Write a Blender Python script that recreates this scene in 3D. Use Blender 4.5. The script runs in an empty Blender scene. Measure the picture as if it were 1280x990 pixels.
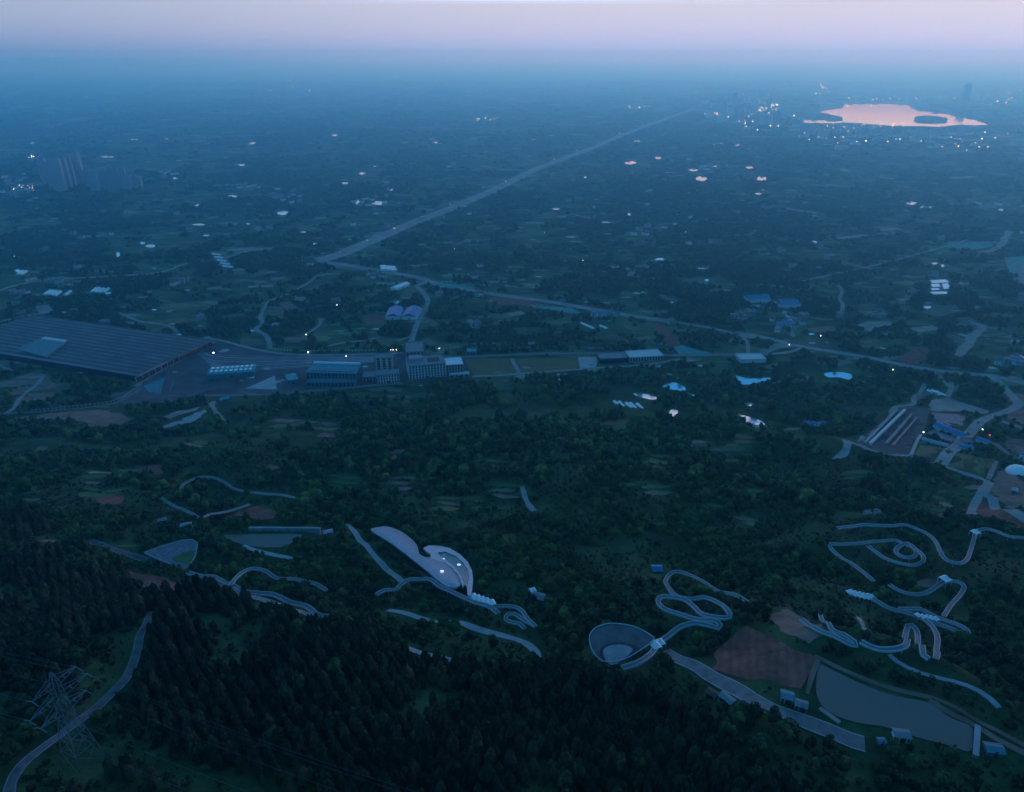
import bpy, math, random
import numpy as np
from mathutils import Vector
from mathutils.geometry import delaunay_2d_cdt

random.seed(7)
rng = np.random.default_rng(11)
S = bpy.context.scene
COL = S.collection
PI = math.pi
R = math.radians

# ------------------------------------------------------------------ view of the drone (used to lay out the place)
F_PX, CX, CY = 897.0, 640.0, 495.0
PITCH = R(25.46)
CAM_Z = 400.0
CP, SP = math.cos(PITCH), math.sin(PITCH)

CROP = dict(A=(0, 40, 2.977), B=(400, 40, 2.783), C=(820, 60, 2.783), D=(0, 290, 3.96), E=(230, 420, 3.282),
            F=(300, 320, 4.0), G=(560, 330, 3.368), H=(900, 290, 3.368), I=(0, 560, 2.977), J=(400, 630, 4.267),
            K=(680, 680, 3.368), L=(1000, 630, 4.5), M=(1000, 480, 4.571), N=(0, 780, 4.0), O=(780, 790, 2.56),
            Q=(440, 640, 5.333), V=(0, 380, 4.571), T=(0, 180, 5.818), W=(860, 90, 3.048), X=(0, 0, 1.0),
            U=(340, 420, 4.923))


def px(c, pts):
    ox, oy, s = CROP[c]
    return [(ox + a / s, oy + b / s) for a, b in pts]


# ------------------------------------------------------------------ terrain
_prof_y = np.array([-6000, -400, 0, 145, 244, 360, 520, 640, 760, 850, 1000, 2e5])
_prof_z = np.array([330, 320, 232, 197, 163, 114, 68, 40, 14, 0, 0, 0], float)
_yy = np.arange(-1200, 1400, 5.0)
_zz = np.interp(_yy, _prof_y, _prof_z)
_k = np.exp(-0.5 * (np.arange(-12, 13) * 5 / 22.0) ** 2)
_k /= _k.sum()
_zz = np.convolve(np.pad(_zz, 12, mode='edge'), _k, 'valid')


def vnoise(x, y, seed=0):
    xi = np.floor(x).astype(np.int64)
    yi = np.floor(y).astype(np.int64)
    fx = x - xi
    fy = y - yi
    fx = fx * fx * (3 - 2 * fx)
    fy = fy * fy * (3 - 2 * fy)

    def h(a, b):
        n = (a * 374761393 + b * 668265263 + seed * 1442695) & 0x7fffffff
        n = ((n ^ (n >> 13)) * 1274126177) & 0x7fffffff
        n = (n ^ (n >> 16)) & 0xffff
        return n / 65535.0
    return ((h(xi, yi) * (1 - fx) + h(xi + 1, yi) * fx) * (1 - fy) + (h(xi, yi + 1) * (1 - fx) + h(xi + 1, yi + 1) * fx) * fy)


def fbm(x, y, seed=0, o=4):
    a, t, s = 0.5, 0.0, 0.0
    for i in range(o):
        t = t + a * vnoise(x * 2 ** i, y * 2 ** i, seed + i * 17)
        s += a
        a *= 0.5
    return t / s


PADS = []                                                           # (x, y, radius, z)


def sstep(t):
    t = np.clip(t, 0, 1)
    return t * t * (3 - 2 * t)


def H(x, y):
    x = np.asarray(x, float)
    y = np.asarray(y, float)
    z = np.interp(y, _yy, _zz)
    m = sstep((840 - y) / 260.0) * sstep((y + 200) / 200.0 + 1)
    n = (fbm(x / 120.0, y / 120.0, 3) - 0.5) * 34 + (fbm(x / 55.0, y / 40.0, 9) - 0.5) * 9 + (1 - 2 * np.abs(fbm(x / 95.0, y / 150.0, 15, 3) - .5) / .5) * 7 - 4
    n = n * sstep((y - 60) / 150.0)
    z = z + n * m
    r = np.hypot(x, y)
    far = sstep((r - 24000) / 9000.0) * sstep((-x / np.maximum(r, 1) - 0.1) / 0.35)
    z = z + far * (330 * fbm(x / 5200.0, y / 5200.0, 21) + 80)
    for (a, b, rad, pz) in PADS:
        w = sstep(1 - (np.hypot(x - a, y - b) - rad) / 22.0)
        z = z * (1 - w) + pz * w
    return z


def at(pts, dz=0.0):
    """ground points (raised by dz) that are seen at the given picture points"""
    p = np.asarray(pts, float)
    u = (p[:, 0] - CX) / F_PX
    v = (p[:, 1] - CY) / F_PX
    d = np.stack([u, CP - v * SP, -SP - v * CP], 1)
    out = np.zeros((len(p), 3))
    ts = np.geomspace(110, 70000, 900)
    for i in range(len(p)):
        q = d[i][None] * ts[:, None]
        g = CAM_Z + q[:, 2] - H(q[:, 0], q[:, 1]) - dz
        k = np.argmax(g < 0)
        lo, hi = ts[max(k - 1, 0)], ts[k]
        for _ in range(4):
            tt = np.linspace(lo, hi, 12)
            q = d[i][None] * tt[:, None]
            g = CAM_Z + q[:, 2] - H(q[:, 0], q[:, 1]) - dz
            k2 = np.argmax(g < 0)
            lo, hi = tt[max(k2 - 1, 0)], tt[k2]
        q = d[i] * hi
        out[i] = (q[0], q[1], CAM_Z + q[2])
    return out


def ats(c, pts, dz=0.0):
    return at(px(c, pts), dz)


def on_level(c, pts, z):
    p = np.asarray(px(c, pts), float)
    u = (p[:, 0] - CX) / F_PX
    v = (p[:, 1] - CY) / F_PX
    t = (CAM_Z - z) / (SP + v * CP)
    return np.stack([u * t, (CP - v * SP) * t, np.full(len(p), z)], 1)


# level shelves cut in the hillside
for c, p, rad in (('I', (970, 345), 27), ('O', (870, 235), 34), ('O', (740, 175), 22), ('O', (1030, 310), 22)):
    q = ats(c, [p])[0]
    PADS.append((q[0], q[1], rad, q[2]))
PADS[2] = PADS[2][:3] + (PADS[1][3],)
PADS[3] = PADS[3][:3] + (PADS[1][3],)

# ------------------------------------------------------------------ materials
MATS = {}


def mat(name, col, rough=0.8, var=0.25, scale=0.5, metal=0.0, spec=0.3, emit=None, strength=0.0, col2=None, detail=5):
    m = bpy.data.materials.new(name)
    m.use_nodes = True
    nt = m.node_tree
    b = nt.nodes['Principled BSDF']
    b.inputs['Roughness'].default_value = rough
    b.inputs['Metallic'].default_value = metal
    b.inputs['Specular IOR Level'].default_value = spec
    if emit:
        b.inputs['Emission Color'].default_value = (*emit, 1)
        b.inputs['Emission Strength'].default_value = strength
        b.inputs['Base Color'].default_value = (*col, 1)
        try:
            m.cycles.emission_sampling = 'NONE'
        except Exception:
            pass
    else:
        tc = nt.nodes.new('ShaderNodeNewGeometry')
        n = nt.nodes.new('ShaderNodeTexNoise')
        n.inputs['Scale'].default_value = scale
        n.inputs['Detail'].default_value = detail
        nt.links.new(tc.outputs['Position'], n.inputs['Vector'])
        rp = nt.nodes.new('ShaderNodeValToRGB')
        rp.color_ramp.elements[0].position = 0.3
        rp.color_ramp.elements[1].position = 0.7
        c2 = col2 or tuple(min(1, c * (1 + var)) for c in col)
        c1 = tuple(c * (1 - var) for c in col)
        rp.color_ramp.elements[0].color = (*c1, 1)
        rp.color_ramp.elements[1].color = (*c2, 1)
        nt.links.new(n.outputs['Fac'], rp.inputs['Fac'])
        nt.links.new(rp.outputs['Color'], b.inputs['Base Color'])
    MATS[name] = m
    return m


mat('asphalt', (0.10, 0.10, 0.115), 0.8, 0.35, 0.3)
mat('pale_road', (0.26, 0.25, 0.25), 0.85, 0.25, 0.08)
mat('highway', (0.17, 0.155, 0.16), 0.85, 0.28, 0.25)
mat('highway_pale', (0.27, 0.24, 0.245), 0.85, 0.3, 0.03)
mat('concrete', (0.36, 0.36, 0.37), 0.8, 0.2, 0.2)
mat('white_paint', (0.72, 0.74, 0.76), 0.5, 0.08, 0.3)
mat('white_sheet', (0.82, 0.84, 0.87), 0.35, 0.06, 0.2)
mat('rail_paint', (0.40, 0.46, 0.50), 0.35, 0.1, 0.3)
mat('deck', (0.15, 0.17, 0.20), 0.6, 0.2, 0.2)
mat('dark_deck', (0.085, 0.095, 0.11), 0.7, 0.35, 0.25)
mat('deck_pale', (0.22, 0.235, 0.25), 0.5, 0.25, 0.3)
mat('roof_zinc', (0.24, 0.29, 0.38), 0.4, 0.14, 0.35, spec=0.5)
mat('ring_zinc', (0.42, 0.45, 0.50), 0.4, 0.10, 0.35, spec=0.5)
mat('terrace', (0.15, 0.15, 0.18), 0.7, 0.3, 0.3)
mat('line_wire', (0.10, 0.12, 0.14), 0.5, 0.1, 0.3)
mat('pylon_steel', (0.13, 0.17, 0.21), 0.5, 0.15, 0.4, metal=0.3)
mat('steel', (0.30, 0.38, 0.46), 0.45, 0.15, 0.4, metal=0.4)
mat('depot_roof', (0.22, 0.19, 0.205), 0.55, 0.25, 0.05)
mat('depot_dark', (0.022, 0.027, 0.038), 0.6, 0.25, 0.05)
mat('rust', (0.30, 0.15, 0.08), 0.8, 0.4, 0.1)
mat('wall_pale', (0.55, 0.56, 0.57), 0.8, 0.1, 0.2)
mat('wall_cream', (0.52, 0.48, 0.40), 0.8, 0.1, 0.2)
mat('wall_grey', (0.28, 0.29, 0.31), 0.8, 0.15, 0.2)
mat('wall_mauve', (0.40, 0.32, 0.33), 0.8, 0.15, 0.05)
mat('roof_grey', (0.20, 0.21, 0.23), 0.7, 0.2, 0.2)
mat('roof_tile', (0.13, 0.075, 0.06), 0.8, 0.3, 0.4)
mat('teal_roof', (0.07, 0.26, 0.31), 0.5, 0.2, 0.2)
mat('teal_wall', (0.08, 0.19, 0.23), 0.6, 0.2, 0.2)
mat('blue_roof', (0.025, 0.18, 0.38), 0.45, 0.2, 0.2)
mat('glass', (0.02, 0.035, 0.045), 0.12, 0.2, 0.2, spec=0.6)
mat('pool', (0.03, 0.21, 0.25), 0.12, 0.12, 0.2, spec=0.6)
mat('soil_red', (0.23, 0.075, 0.055), 0.95, 0.35, 0.15)
mat('soil', (0.24, 0.13, 0.10), 0.95, 0.4, 0.08)
mat('soil_pale', (0.30, 0.25, 0.23), 0.95, 0.3, 0.06)
mat('field_olive', (0.15, 0.12, 0.055), 0.95, 0.2, 0.1)
mat('field_green', (0.065, 0.125, 0.045), 0.95, 0.3, 0.1)
mat('field_pale', (0.115, 0.125, 0.085), 0.95, 0.3, 0.06)
mat('yard', (0.085, 0.075, 0.085), 0.9, 0.4, 0.05)
mat('net_teal', (0.06, 0.25, 0.24), 0.8, 0.35, 0.1)
mat('bark', (0.06, 0.045, 0.035), 0.9, 0.3, 3)
mat('tower_grey', (0.20, 0.19, 0.21), 0.8, 0.2, 0.01)
mat('red_paint', (0.5, 0.04, 0.03), 0.5, 0.1, 0.2)
mat('mauve', (0.34, 0.20, 0.22), 0.8, 0.3, 0.3)
mat('lamp_warm', (1, .8, .6), emit=(1.0, 0.62, 0.30), strength=18)
mat('lamp_white', (1, 1, 1), emit=(0.85, 0.93, 1.0), strength=16)
mat('lamp_red', (1, .1, .1), emit=(1.0, 0.06, 0.05), strength=4)
mat('skylight_lit', (1, 1, 1), emit=(0.8, 0.95, 1.0), strength=0.75)


def water(name, col, rough, ior, metal=0.0, ripple=0.05):
    m = bpy.data.materials.new(name)
    m.use_nodes = True
    nt = m.node_tree
    b = nt.nodes['Principled BSDF']
    b.inputs['Base Color'].default_value = (*col, 1)
    b.inputs['Roughness'].default_value = rough
    b.inputs['IOR'].default_value = ior
    b.inputs['Metallic'].default_value = metal
    g = nt.nodes.new('ShaderNodeNewGeometry')
    n = nt.nodes.new('ShaderNodeTexNoise')
    n.inputs['Scale'].default_value = 0.25
    n.inputs['Detail'].default_value = 4
    bp = nt.nodes.new('ShaderNodeBump')
    bp.inputs['Strength'].default_value = ripple
    bp.inputs['Distance'].default_value = 0.3
    nt.links.new(g.outputs['Position'], n.inputs['Vector'])
    nt.links.new(n.outputs['Fac'], bp.inputs['Height'])
    nt.links.new(bp.outputs['Normal'], b.inputs['Normal'])
    MATS[name] = m


water('pond_water', (0.19, 0.125, 0.105), 0.2, 1.4)
water('paddy_water', (0.45, 0.62, 0.75), 0.12, 1.6, 0.55)
water('lake_water', (0.05, 0.07, 0.08), 0.05, 1.8, 0.0, 0.015)


def mat_foliage(name, stops):
    m = bpy.data.materials.new(name)
    m.use_nodes = True
    nt = m.node_tree
    b = nt.nodes['Principled BSDF']
    b.inputs['Roughness'].default_value = 0.75
    b.inputs['Specular IOR Level'].default_value = 0.2
    a = nt.nodes.new('ShaderNodeAttribute')
    a.attribute_name = 'tint'
    oi = nt.nodes.new('ShaderNodeObjectInfo')
    ad = nt.nodes.new('ShaderNodeMath')
    ad.operation = 'ADD'
    fr = nt.nodes.new('ShaderNodeMath')
    fr.operation = 'FRACT'
    nt.links.new(a.outputs['Fac'], ad.inputs[0])
    nt.links.new(oi.outputs['Random'], ad.inputs[1])
    nt.links.new(ad.outputs[0], fr.inputs[0])
    rp = nt.nodes.new('ShaderNodeValToRGB')
    els = rp.color_ramp.elements
    els[0].position, els[0].color = stops[0][0], (*stops[0][1], 1)
    els[1].position, els[1].color = stops[-1][0], (*stops[-1][1], 1)
    for p, c in stops[1:-1]:
        e = els.new(p)
        e.color = (*c, 1)
    nt.links.new(fr.outputs[0], rp.inputs['Fac'])
    g = nt.nodes.new('ShaderNodeNewGeometry')
    n = nt.nodes.new('ShaderNodeTexNoise')
    n.inputs['Scale'].default_value = 0.02
    n.inputs['Detail'].default_value = 3
    nt.links.new(g.outputs['Position'], n.inputs['Vector'])
    mx = nt.nodes.new('ShaderNodeMix')
    mx.data_type = 'RGBA'
    mx.blend_type = 'MULTIPLY'
    mx.inputs['Factor'].default_value = 0.8
    r2 = nt.nodes.new('ShaderNodeValToRGB')
    r2.color_ramp.elements[0].position = 0.35
    r2.color_ramp.elements[0].color = (0.55, 0.6, 0.6, 1)
    r2.color_ramp.elements[1].position = 0.65
    r2.color_ramp.elements[1].color = (1.3, 1.25, 0.95, 1)
    nt.links.new(n.outputs['Fac'], r2.inputs['Fac'])
    nt.links.new(rp.outputs['Color'], mx.inputs['A'])
    nt.links.new(r2.outputs['Color'], mx.inputs['B'])
    nt.links.new(mx.outputs['Result'], b.inputs['Base Color'])
    MATS[name] = m


mat_foliage('leaf_broad', [(0.0, (0.022, 0.056, 0.022)), (0.4, (0.048, 0.100, 0.036)), (0.75, (0.085, 0.150, 0.05)), (1.0, (0.130, 0.185, 0.068))])
mat_foliage('leaf_conifer', [(0.0, (0.026, 0.034, 0.023)), (0.6, (0.050, 0.054, 0.034)), (1.0, (0.105, 0.09, 0.058))])
mat_foliage('leaf_darkened', [(0.0, (0.018, 0.034, 0.018)), (0.5, (0.032, 0.056, 0.026)), (0.85, (0.050, 0.080, 0.034)), (1.0, (0.075, 0.105, 0.046))])  # leaves darkened to put vignette-like shade into the near slope's colour
mat_foliage('leaf_far', [(0.0, (0.026, 0.060, 0.026)), (0.6, (0.045, 0.095, 0.036)), (1.0, (0.075, 0.13, 0.05))])


def mat_ground():
    m = bpy.data.materials.new('ground_cover')
    m.use_nodes = True
    nt = m.node_tree
    N, Lk = nt.nodes.new, nt.links.new
    b = nt.nodes['Principled BSDF']
    b.inputs['Roughness'].default_value = 0.95
    b.inputs['Specular IOR Level'].default_value = 0.1
    g = N('ShaderNodeNewGeometry')
    sep = N('ShaderNodeSeparateXYZ')
    Lk(g.outputs['Position'], sep.inputs[0])

    def noise(scale, detail=5):
        n = N('ShaderNodeTexNoise')
        n.inputs['Scale'].default_value = scale
        n.inputs['Detail'].default_value = detail
        Lk(g.outputs['Position'], n.inputs['Vector'])
        return n.outputs['Fac']

    def ramp(fac, stops, const=False):
        r = N('ShaderNodeValToRGB')
        if const:
            r.color_ramp.interpolation = 'CONSTANT'
        e = r.color_ramp.elements
        e[0].position, e[0].color = stops[0][0], (*stops[0][1], 1)
        e[1].position, e[1].color = stops[-1][0], (*stops[-1][1], 1)
        for p, c in stops[1:-1]:
            q = e.new(p)
            q.color = (*c, 1)
        Lk(fac, r.inputs['Fac'])
        return r.outputs['Color']

    def mix(f, a, bb, mode='MIX'):
        x = N('ShaderNodeMix')
        x.data_type = 'RGBA'
        x.blend_type = mode
        if isinstance(f, float):
            x.inputs['Factor'].default_value = f
        else:
            Lk(f, x.inputs['Factor'])
        Lk(a, x.inputs['A'])
        Lk(bb, x.inputs['B'])
        return x.outputs['Result']

    def fields(scale, rot, stretch):
        mp = N('ShaderNodeMapping')
        mp.inputs['Rotation'].default_value = (0, 0, rot)
        mp.inputs['Scale'].default_value = (scale, scale * stretch, 0)
        wn = N('ShaderNodeTexNoise')
        wn.inputs['Scale'].default_value = scale * 0.6
        Lk(g.outputs['Position'], wn.inputs['Vector'])
        va = N('ShaderNodeVectorMath')
        va.operation = 'MULTIPLY_ADD'
        va.inputs[1].default_value = (18 / scale * 0.05, 18 / scale * 0.05, 0)
        Lk(wn.outputs['Color'], va.inputs[0])
        Lk(g.outputs['Position'], va.inputs[2])
        Lk(va.outputs[0], mp.inputs['Vector'])
        v = N('ShaderNodeTexVoronoi')
        v.inputs['Scale'].default_value = 1.0
        Lk(mp.outputs[0], v.inputs['Vector'])
        sp = N('ShaderNodeSeparateColor')
        Lk(v.outputs['Color'], sp.inputs[0])
        return ramp(sp.outputs[0], [(0.0, (0.030, 0.065, 0.028)), (0.30, (0.045, 0.095, 0.038)), (0.52, (0.070, 0.125, 0.05)),
                                    (0.68, (0.095, 0.15, 0.07)), (0.80, (0.12, 0.10, 0.075)), (0.87, (0.16, 0.19, 0.12)), (0.95, (0.25, 0.26, 0.22))], True)
    near_f = mix(ramp(noise(0.004, 2), [(0.45, (0, 0, 0)), (0.55, (1, 1, 1))]), fields(1 / 34.0, 0.35, 2.6), fields(1 / 42.0, -0.9, 2.2))
    far_f = mix(ramp(noise(0.0011, 2), [(0.45, (0, 0, 0)), (0.55, (1, 1, 1))]), fields(1 / 120.0, 0.2, 2.4), fields(1 / 170.0, 1.3, 2.0))
    mr = N('ShaderNodeMapRange')
    mr.inputs['From Min'].default_value = 2200
    mr.inputs['From Max'].default_value = 4200
    Lk(sep.outputs['Y'], mr.inputs['Value'])
    plain = mix(mr.outputs[0], near_f, far_f)
    plain = mix(0.55, plain, ramp(noise(0.012, 6), [(0.3, (0.45, 0.5, 0.5)), (0.7, (1.35, 1.3, 1.2))]), 'MULTIPLY')
    hill = ramp(noise(0.06, 7), [(0.3, (0.026, 0.046, 0.022)), (0.5, (0.042, 0.074, 0.03)), (0.64, (0.070, 0.108, 0.048)), (0.8, (0.12, 0.11, 0.07))])
    hill = mix(0.6, hill, ramp(noise(0.9, 6), [(0.3, (0.5, 0.5, 0.5)), (0.7, (1.3, 1.3, 1.3))]), 'MULTIPLY')
    mh = N('ShaderNodeMapRange')
    mh.inputs['From Min'].default_value = 780
    mh.inputs['From Max'].default_value = 900
    Lk(sep.outputs['Y'], mh.inputs['Value'])
    Lk(mix(mh.outputs[0], hill, plain), b.inputs['Base Color'])
    return m


MATS['ground'] = mat_ground()


def mat_rows():                                                     # ploughed beds
    m = MATS['soil_red'].copy()
    m.name = 'ploughed_beds'
    nt = m.node_tree
    b = nt.nodes['Principled BSDF']
    g = nt.nodes.new('ShaderNodeNewGeometry')
    mp = nt.nodes.new('ShaderNodeMapping')
    mp.inputs['Rotation'].default_value = (0, 0, R(18))
    w = nt.nodes.new('ShaderNodeTexWave')
    w.inputs['Scale'].default_value = 0.09
    w.inputs['Distortion'].default_value = 3.5
    w.inputs['Detail'].default_value = 3
    nt.links.new(g.outputs['Position'], mp.inputs['Vector'])
    nt.links.new(mp.outputs[0], w.inputs['Vector'])
    r = nt.nodes.new('ShaderNodeValToRGB')
    r.color_ramp.elements[0].color = (0.82, 0.82, 0.82, 1)
    r.color_ramp.elements[1].color = (1.12, 1.1, 1.1, 1)
    nt.links.new(w.outputs['Fac'], r.inputs['Fac'])
    old = b.inputs['Base Color'].links[0].from_socket
    x = nt.nodes.new('ShaderNodeMix')
    x.data_type = 'RGBA'
    x.blend_type = 'MULTIPLY'
    x.inputs['Factor'].default_value = 1
    nt.links.new(old, x.inputs['A'])
    nt.links.new(r.outputs['Color'], x.inputs['B'])
    nt.links.new(x.outputs['Result'], b.inputs['Base Color'])
    MATS['rows'] = m


mat_rows()


def seams(key, spacing, rot, lo, hi):                              # standing seams / paving joints across a material
    m = MATS[key]
    nt = m.node_tree
    b = nt.nodes['Principled BSDF']
    g = nt.nodes.new('ShaderNodeNewGeometry')
    mp = nt.nodes.new('ShaderNodeMapping')
    mp.inputs['Rotation'].default_value = (0, 0, rot)
    w = nt.nodes.new('ShaderNodeTexWave')
    w.wave_profile = 'SAW'
    w.inputs['Scale'].default_value = .314 / spacing
    w.inputs['Distortion'].default_value = 0
    nt.links.new(g.outputs['Position'], mp.inputs['Vector'])
    nt.links.new(mp.outputs[0], w.inputs['Vector'])
    r = nt.nodes.new('ShaderNodeValToRGB')
    r.color_ramp.elements[0].position, r.color_ramp.elements[0].color = .10, (lo, lo, lo, 1)
    r.color_ramp.elements[1].position, r.color_ramp.elements[1].color = .22, (hi, hi, hi, 1)
    nt.links.new(w.outputs['Fac'], r.inputs['Fac'])
    old = b.inputs['Base Color'].links[0].from_socket
    x = nt.nodes.new('ShaderNodeMix')
    x.data_type = 'RGBA'
    x.blend_type = 'MULTIPLY'
    x.inputs['Factor'].default_value = 1
    nt.links.new(old, x.inputs['A'])
    nt.links.new(r.outputs['Color'], x.inputs['B'])
    nt.links.new(x.outputs['Result'], b.inputs['Base Color'])


seams('roof_zinc', 2.6, R(35), .62, 1.05)
seams('ring_zinc', 3.2, R(-40), .75, 1.03)
seams('terrace', 3.0, R(20), .6, 1.05)
seams('teal_roof', 3.5, R(10), .7, 1.05)

# ------------------------------------------------------------------ mesh helpers
class MB:
    def __init__(self):
        self.v, self.f, self.m = [], [], []

    def add(self, vs, fs, mi=0):
        o = len(self.v)
        self.v += [tuple(map(float, p)) for p in vs]
        self.f += [tuple(i + o for i in q) for q in fs]
        self.m += [mi] * len(fs)

    def box(self, c, s, rz=0.0, mi=0):
        hx, hy, hz = s[0] / 2, s[1] / 2, s[2] / 2
        ca, sa = math.cos(rz), math.sin(rz)
        vs = []
        for dz in (-hz, hz):
            for dx, dy in ((-hx, -hy), (hx, -hy), (hx, hy), (-hx, hy)):
                vs.append((c[0] + dx * ca - dy * sa, c[1] + dx * sa + dy * ca, c[2] + dz))
        self.add(vs, [(3, 2, 1, 0), (4, 5, 6, 7), (0, 1, 5, 4), (1, 2, 6, 5), (2, 3, 7, 6), (3, 0, 4, 7)], mi)

    def prism(self, poly, z0, z1, mi=0):
        p = [(q[0], q[1]) for q in poly]
        if sum(p[i][0] * p[(i + 1) % len(p)][1] - p[(i + 1) % len(p)][0] * p[i][1] for i in range(len(p))) < 0:
            p = p[::-1]
        n = len(p)
        vs = [(a, b, z0) for a, b in p] + [(a, b, z1) for a, b in p]
        self.add(vs, [tuple(range(n - 1, -1, -1)), tuple(range(n, 2 * n))] + [(i, (i + 1) % n, n + (i + 1) % n, n + i) for i in range(n)], mi)

    def tube(self, a, b, r, n=5, mi=0, r2=None):
        a, b = Vector(a), Vector(b)
        d = (b - a).normalized()
        u = d.orthogonal().normalized()
        w = d.cross(u)
        r2 = r if r2 is None else r2
        vs = [tuple(a + (u * math.cos(2 * PI * i / n) + w * math.sin(2 * PI * i / n)) * r) for i in range(n)]
        vs += [tuple(b + (u * math.cos(2 * PI * i / n) + w * math.sin(2 * PI * i / n)) * r2) for i in range(n)]
        self.add(vs, [(i, (i + 1) % n, n + (i + 1) % n, n + i) for i in range(n)] + [tuple(range(n - 1, -1, -1)), tuple(range(n, 2 * n))], mi)

    def build(self, name, mats, parent=None, smooth=False):
        me = bpy.data.meshes.new(name)
        vs = self.v
        if parent is not None:
            l = parent.location
            vs = [(a - l[0], b - l[1], c - l[2]) for a, b, c in vs]
        me.from_pydata(vs, [], self.f)
        if isinstance(mats, str):
            mats = [mats]
        for k in mats:
            me.materials.append(MATS[k])
        me.polygons.foreach_set('material_index', self.m)
        if smooth:
            me.polygons.foreach_set('use_smooth', [True] * len(self.f))
        me.update()
        o = bpy.data.objects.new(name, me)
        COL.objects.link(o)
        if parent is not None:
            o.parent = parent
        return o


def tag(o, label=None, cat=None, group=None, kind=None):
    if label:
        o['label'] = label
    if cat:
        o['category'] = cat
    if group:
        o['group'] = group
    if kind:
        o['kind'] = kind
    return o


def thing(name, label, cat, loc=(0, 0, 0), group=None):
    o = bpy.data.objects.new(name, None)
    o.empty_display_size = 1
    o.location = [float(c) for c in loc]
    COL.objects.link(o)
    return tag(o, label, cat, group)


CHILDREN = {}


def dup(root, kids, loc, rz=0.0, scale=(1, 1, 1), label=None, group=None):
    r = root.copy()
    COL.objects.link(r)
    r.location = [float(c) for c in loc]
    r.rotation_euler = (0, 0, rz)
    r.scale = scale if not isinstance(scale, (int, float)) else (scale,) * 3
    if label:
        r['label'] = label
    if group:
        r['group'] = group
    for k in kids:
        c = k.copy()
        COL.objects.link(c)
        c.parent = r
    return r


# clearings that keep trees off roads, water and buildings
CLEAR_SEG = []                                                      # (x0,y0,x1,y1,half,elev)
CLEAR_POLY = []                                                     # (poly, margin)


def clear_line(P, half, elev=0.0):
    for i in range(len(P) - 1):
        CLEAR_SEG.append((P[i][0], P[i][1], P[i + 1][0], P[i + 1][1], half, elev))


def clear_poly(P, margin=2.0):
    CLEAR_POLY.append((np.asarray(P)[:, :2], margin))


def smooth_path(P, step):
    P = np.asarray(P, float)
    n = len(P)
    if n < 3:
        out = P
    else:
        e = np.vstack([2 * P[0] - P[1], P, 2 * P[-1] - P[-2]])
        o = []
        for i in range(n - 1):
            p0, p1, p2, p3 = e[i], e[i + 1], e[i + 2], e[i + 3]
            for t in np.linspace(0, 1, 12, endpoint=False):
                o.append(0.5 * (2 * p1 + (p2 - p0) * t + (2 * p0 - 5 * p1 + 4 * p2 - p3) * t * t + (3 * p1 - p0 - 3 * p2 + p3) * t ** 3))
        o.append(P[-1])
        out = np.array(o)
    d = np.r_[0, np.cumsum(np.hypot(*np.diff(out[:, :2], axis=0).T))]
    m = max(2, int(d[-1] / step) + 1)
    s = np.linspace(0, d[-1], m)
    return np.stack([np.interp(s, d, out[:, k]) for k in range(out.shape[1])], 1)


def normals(P):
    t = np.gradient(P[:, :2], axis=0)
    t /= np.maximum(np.hypot(t[:, 0], t[:, 1]), 1e-6)[:, None]
    return np.stack([-t[:, 1], t[:, 0]], 1)


def strip(mb, Lp, Rp, zl, zr, thick, mi=0):
    n = len(Lp)
    vs = []
    for i in range(n):
        vs += [(Lp[i][0], Lp[i][1], zl[i]), (Rp[i][0], Rp[i][1], zr[i]), (Rp[i][0], Rp[i][1], zr[i] - thick), (Lp[i][0], Lp[i][1], zl[i] - thick)]
    fs = []
    for i in range(n - 1):
        a, b = 4 * i, 4 * i + 4
        fs += [(a, a + 1, b + 1, b), (a + 1, a + 2, b + 2, b + 1), (a + 3, a, b, b + 3), (a + 2, a + 3, b + 3, b + 2)]
    fs += [(0, 3, 2, 1), (4 * n - 4, 4 * n - 3, 4 * n - 2, 4 * n - 1)]
    mb.add(vs, fs, mi)


def road(c, pts, w, m='asphalt', name='road', lift=0.5, step=4, edge=None, centre=None, wj=0.0, margin=1.6, thick=1.5):
    P = smooth_path(ats(c, pts), step)
    if wj:
        nn = normals(P)
        P[:, :2] += nn * ((vnoise(P[:, 0] / 25, P[:, 1] / 25, 5) - 0.5) * wj)[:, None]
    n = normals(P)
    hw = np.full(len(P), w / 2)
    if wj:
        hw = hw * (0.75 + 0.6 * vnoise(P[:, 0] / 14, P[:, 1] / 14, 8))
    Lp, Rp = P[:, :2] + n * hw[:, None], P[:, :2] - n * hw[:, None]
    zl, zr = H(*Lp.T) + lift, H(*Rp.T) + lift
    mb = MB()
    strip(mb, Lp, Rp, zl, zr, thick)
    mats = [m]
    if edge:
        mats.append(edge)
        for s in (-1, 1):
            a, b = P[:, :2] + n * (s * (w / 2 - 0.2)), P[:, :2] + n * (s * (w / 2 - 0.42))
            k = 0.5 + s * (w / 2 - 0.45) / w
            zc = zr * (1 - k) + zl * k + 0.05
            strip(mb, a, b, zc, zc, 0.04, 1)
    if centre:
        if centre not in mats:
            mats.append(centre)
        for i in range(0, len(P) - 2, 3):
            q = P[i:i + 2, :2]
            zc = (zl + zr)[i:i + 2] / 2 + 0.06
            strip(mb, q + n[i:i + 2] * 0.12, q - n[i:i + 2] * 0.12, zc, zc, 0.04, mats.index(centre))
    o = mb.build(name, mats)
    tag(o, kind='structure')
    clear_line(P, w / 2 + margin)
    return P


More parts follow.
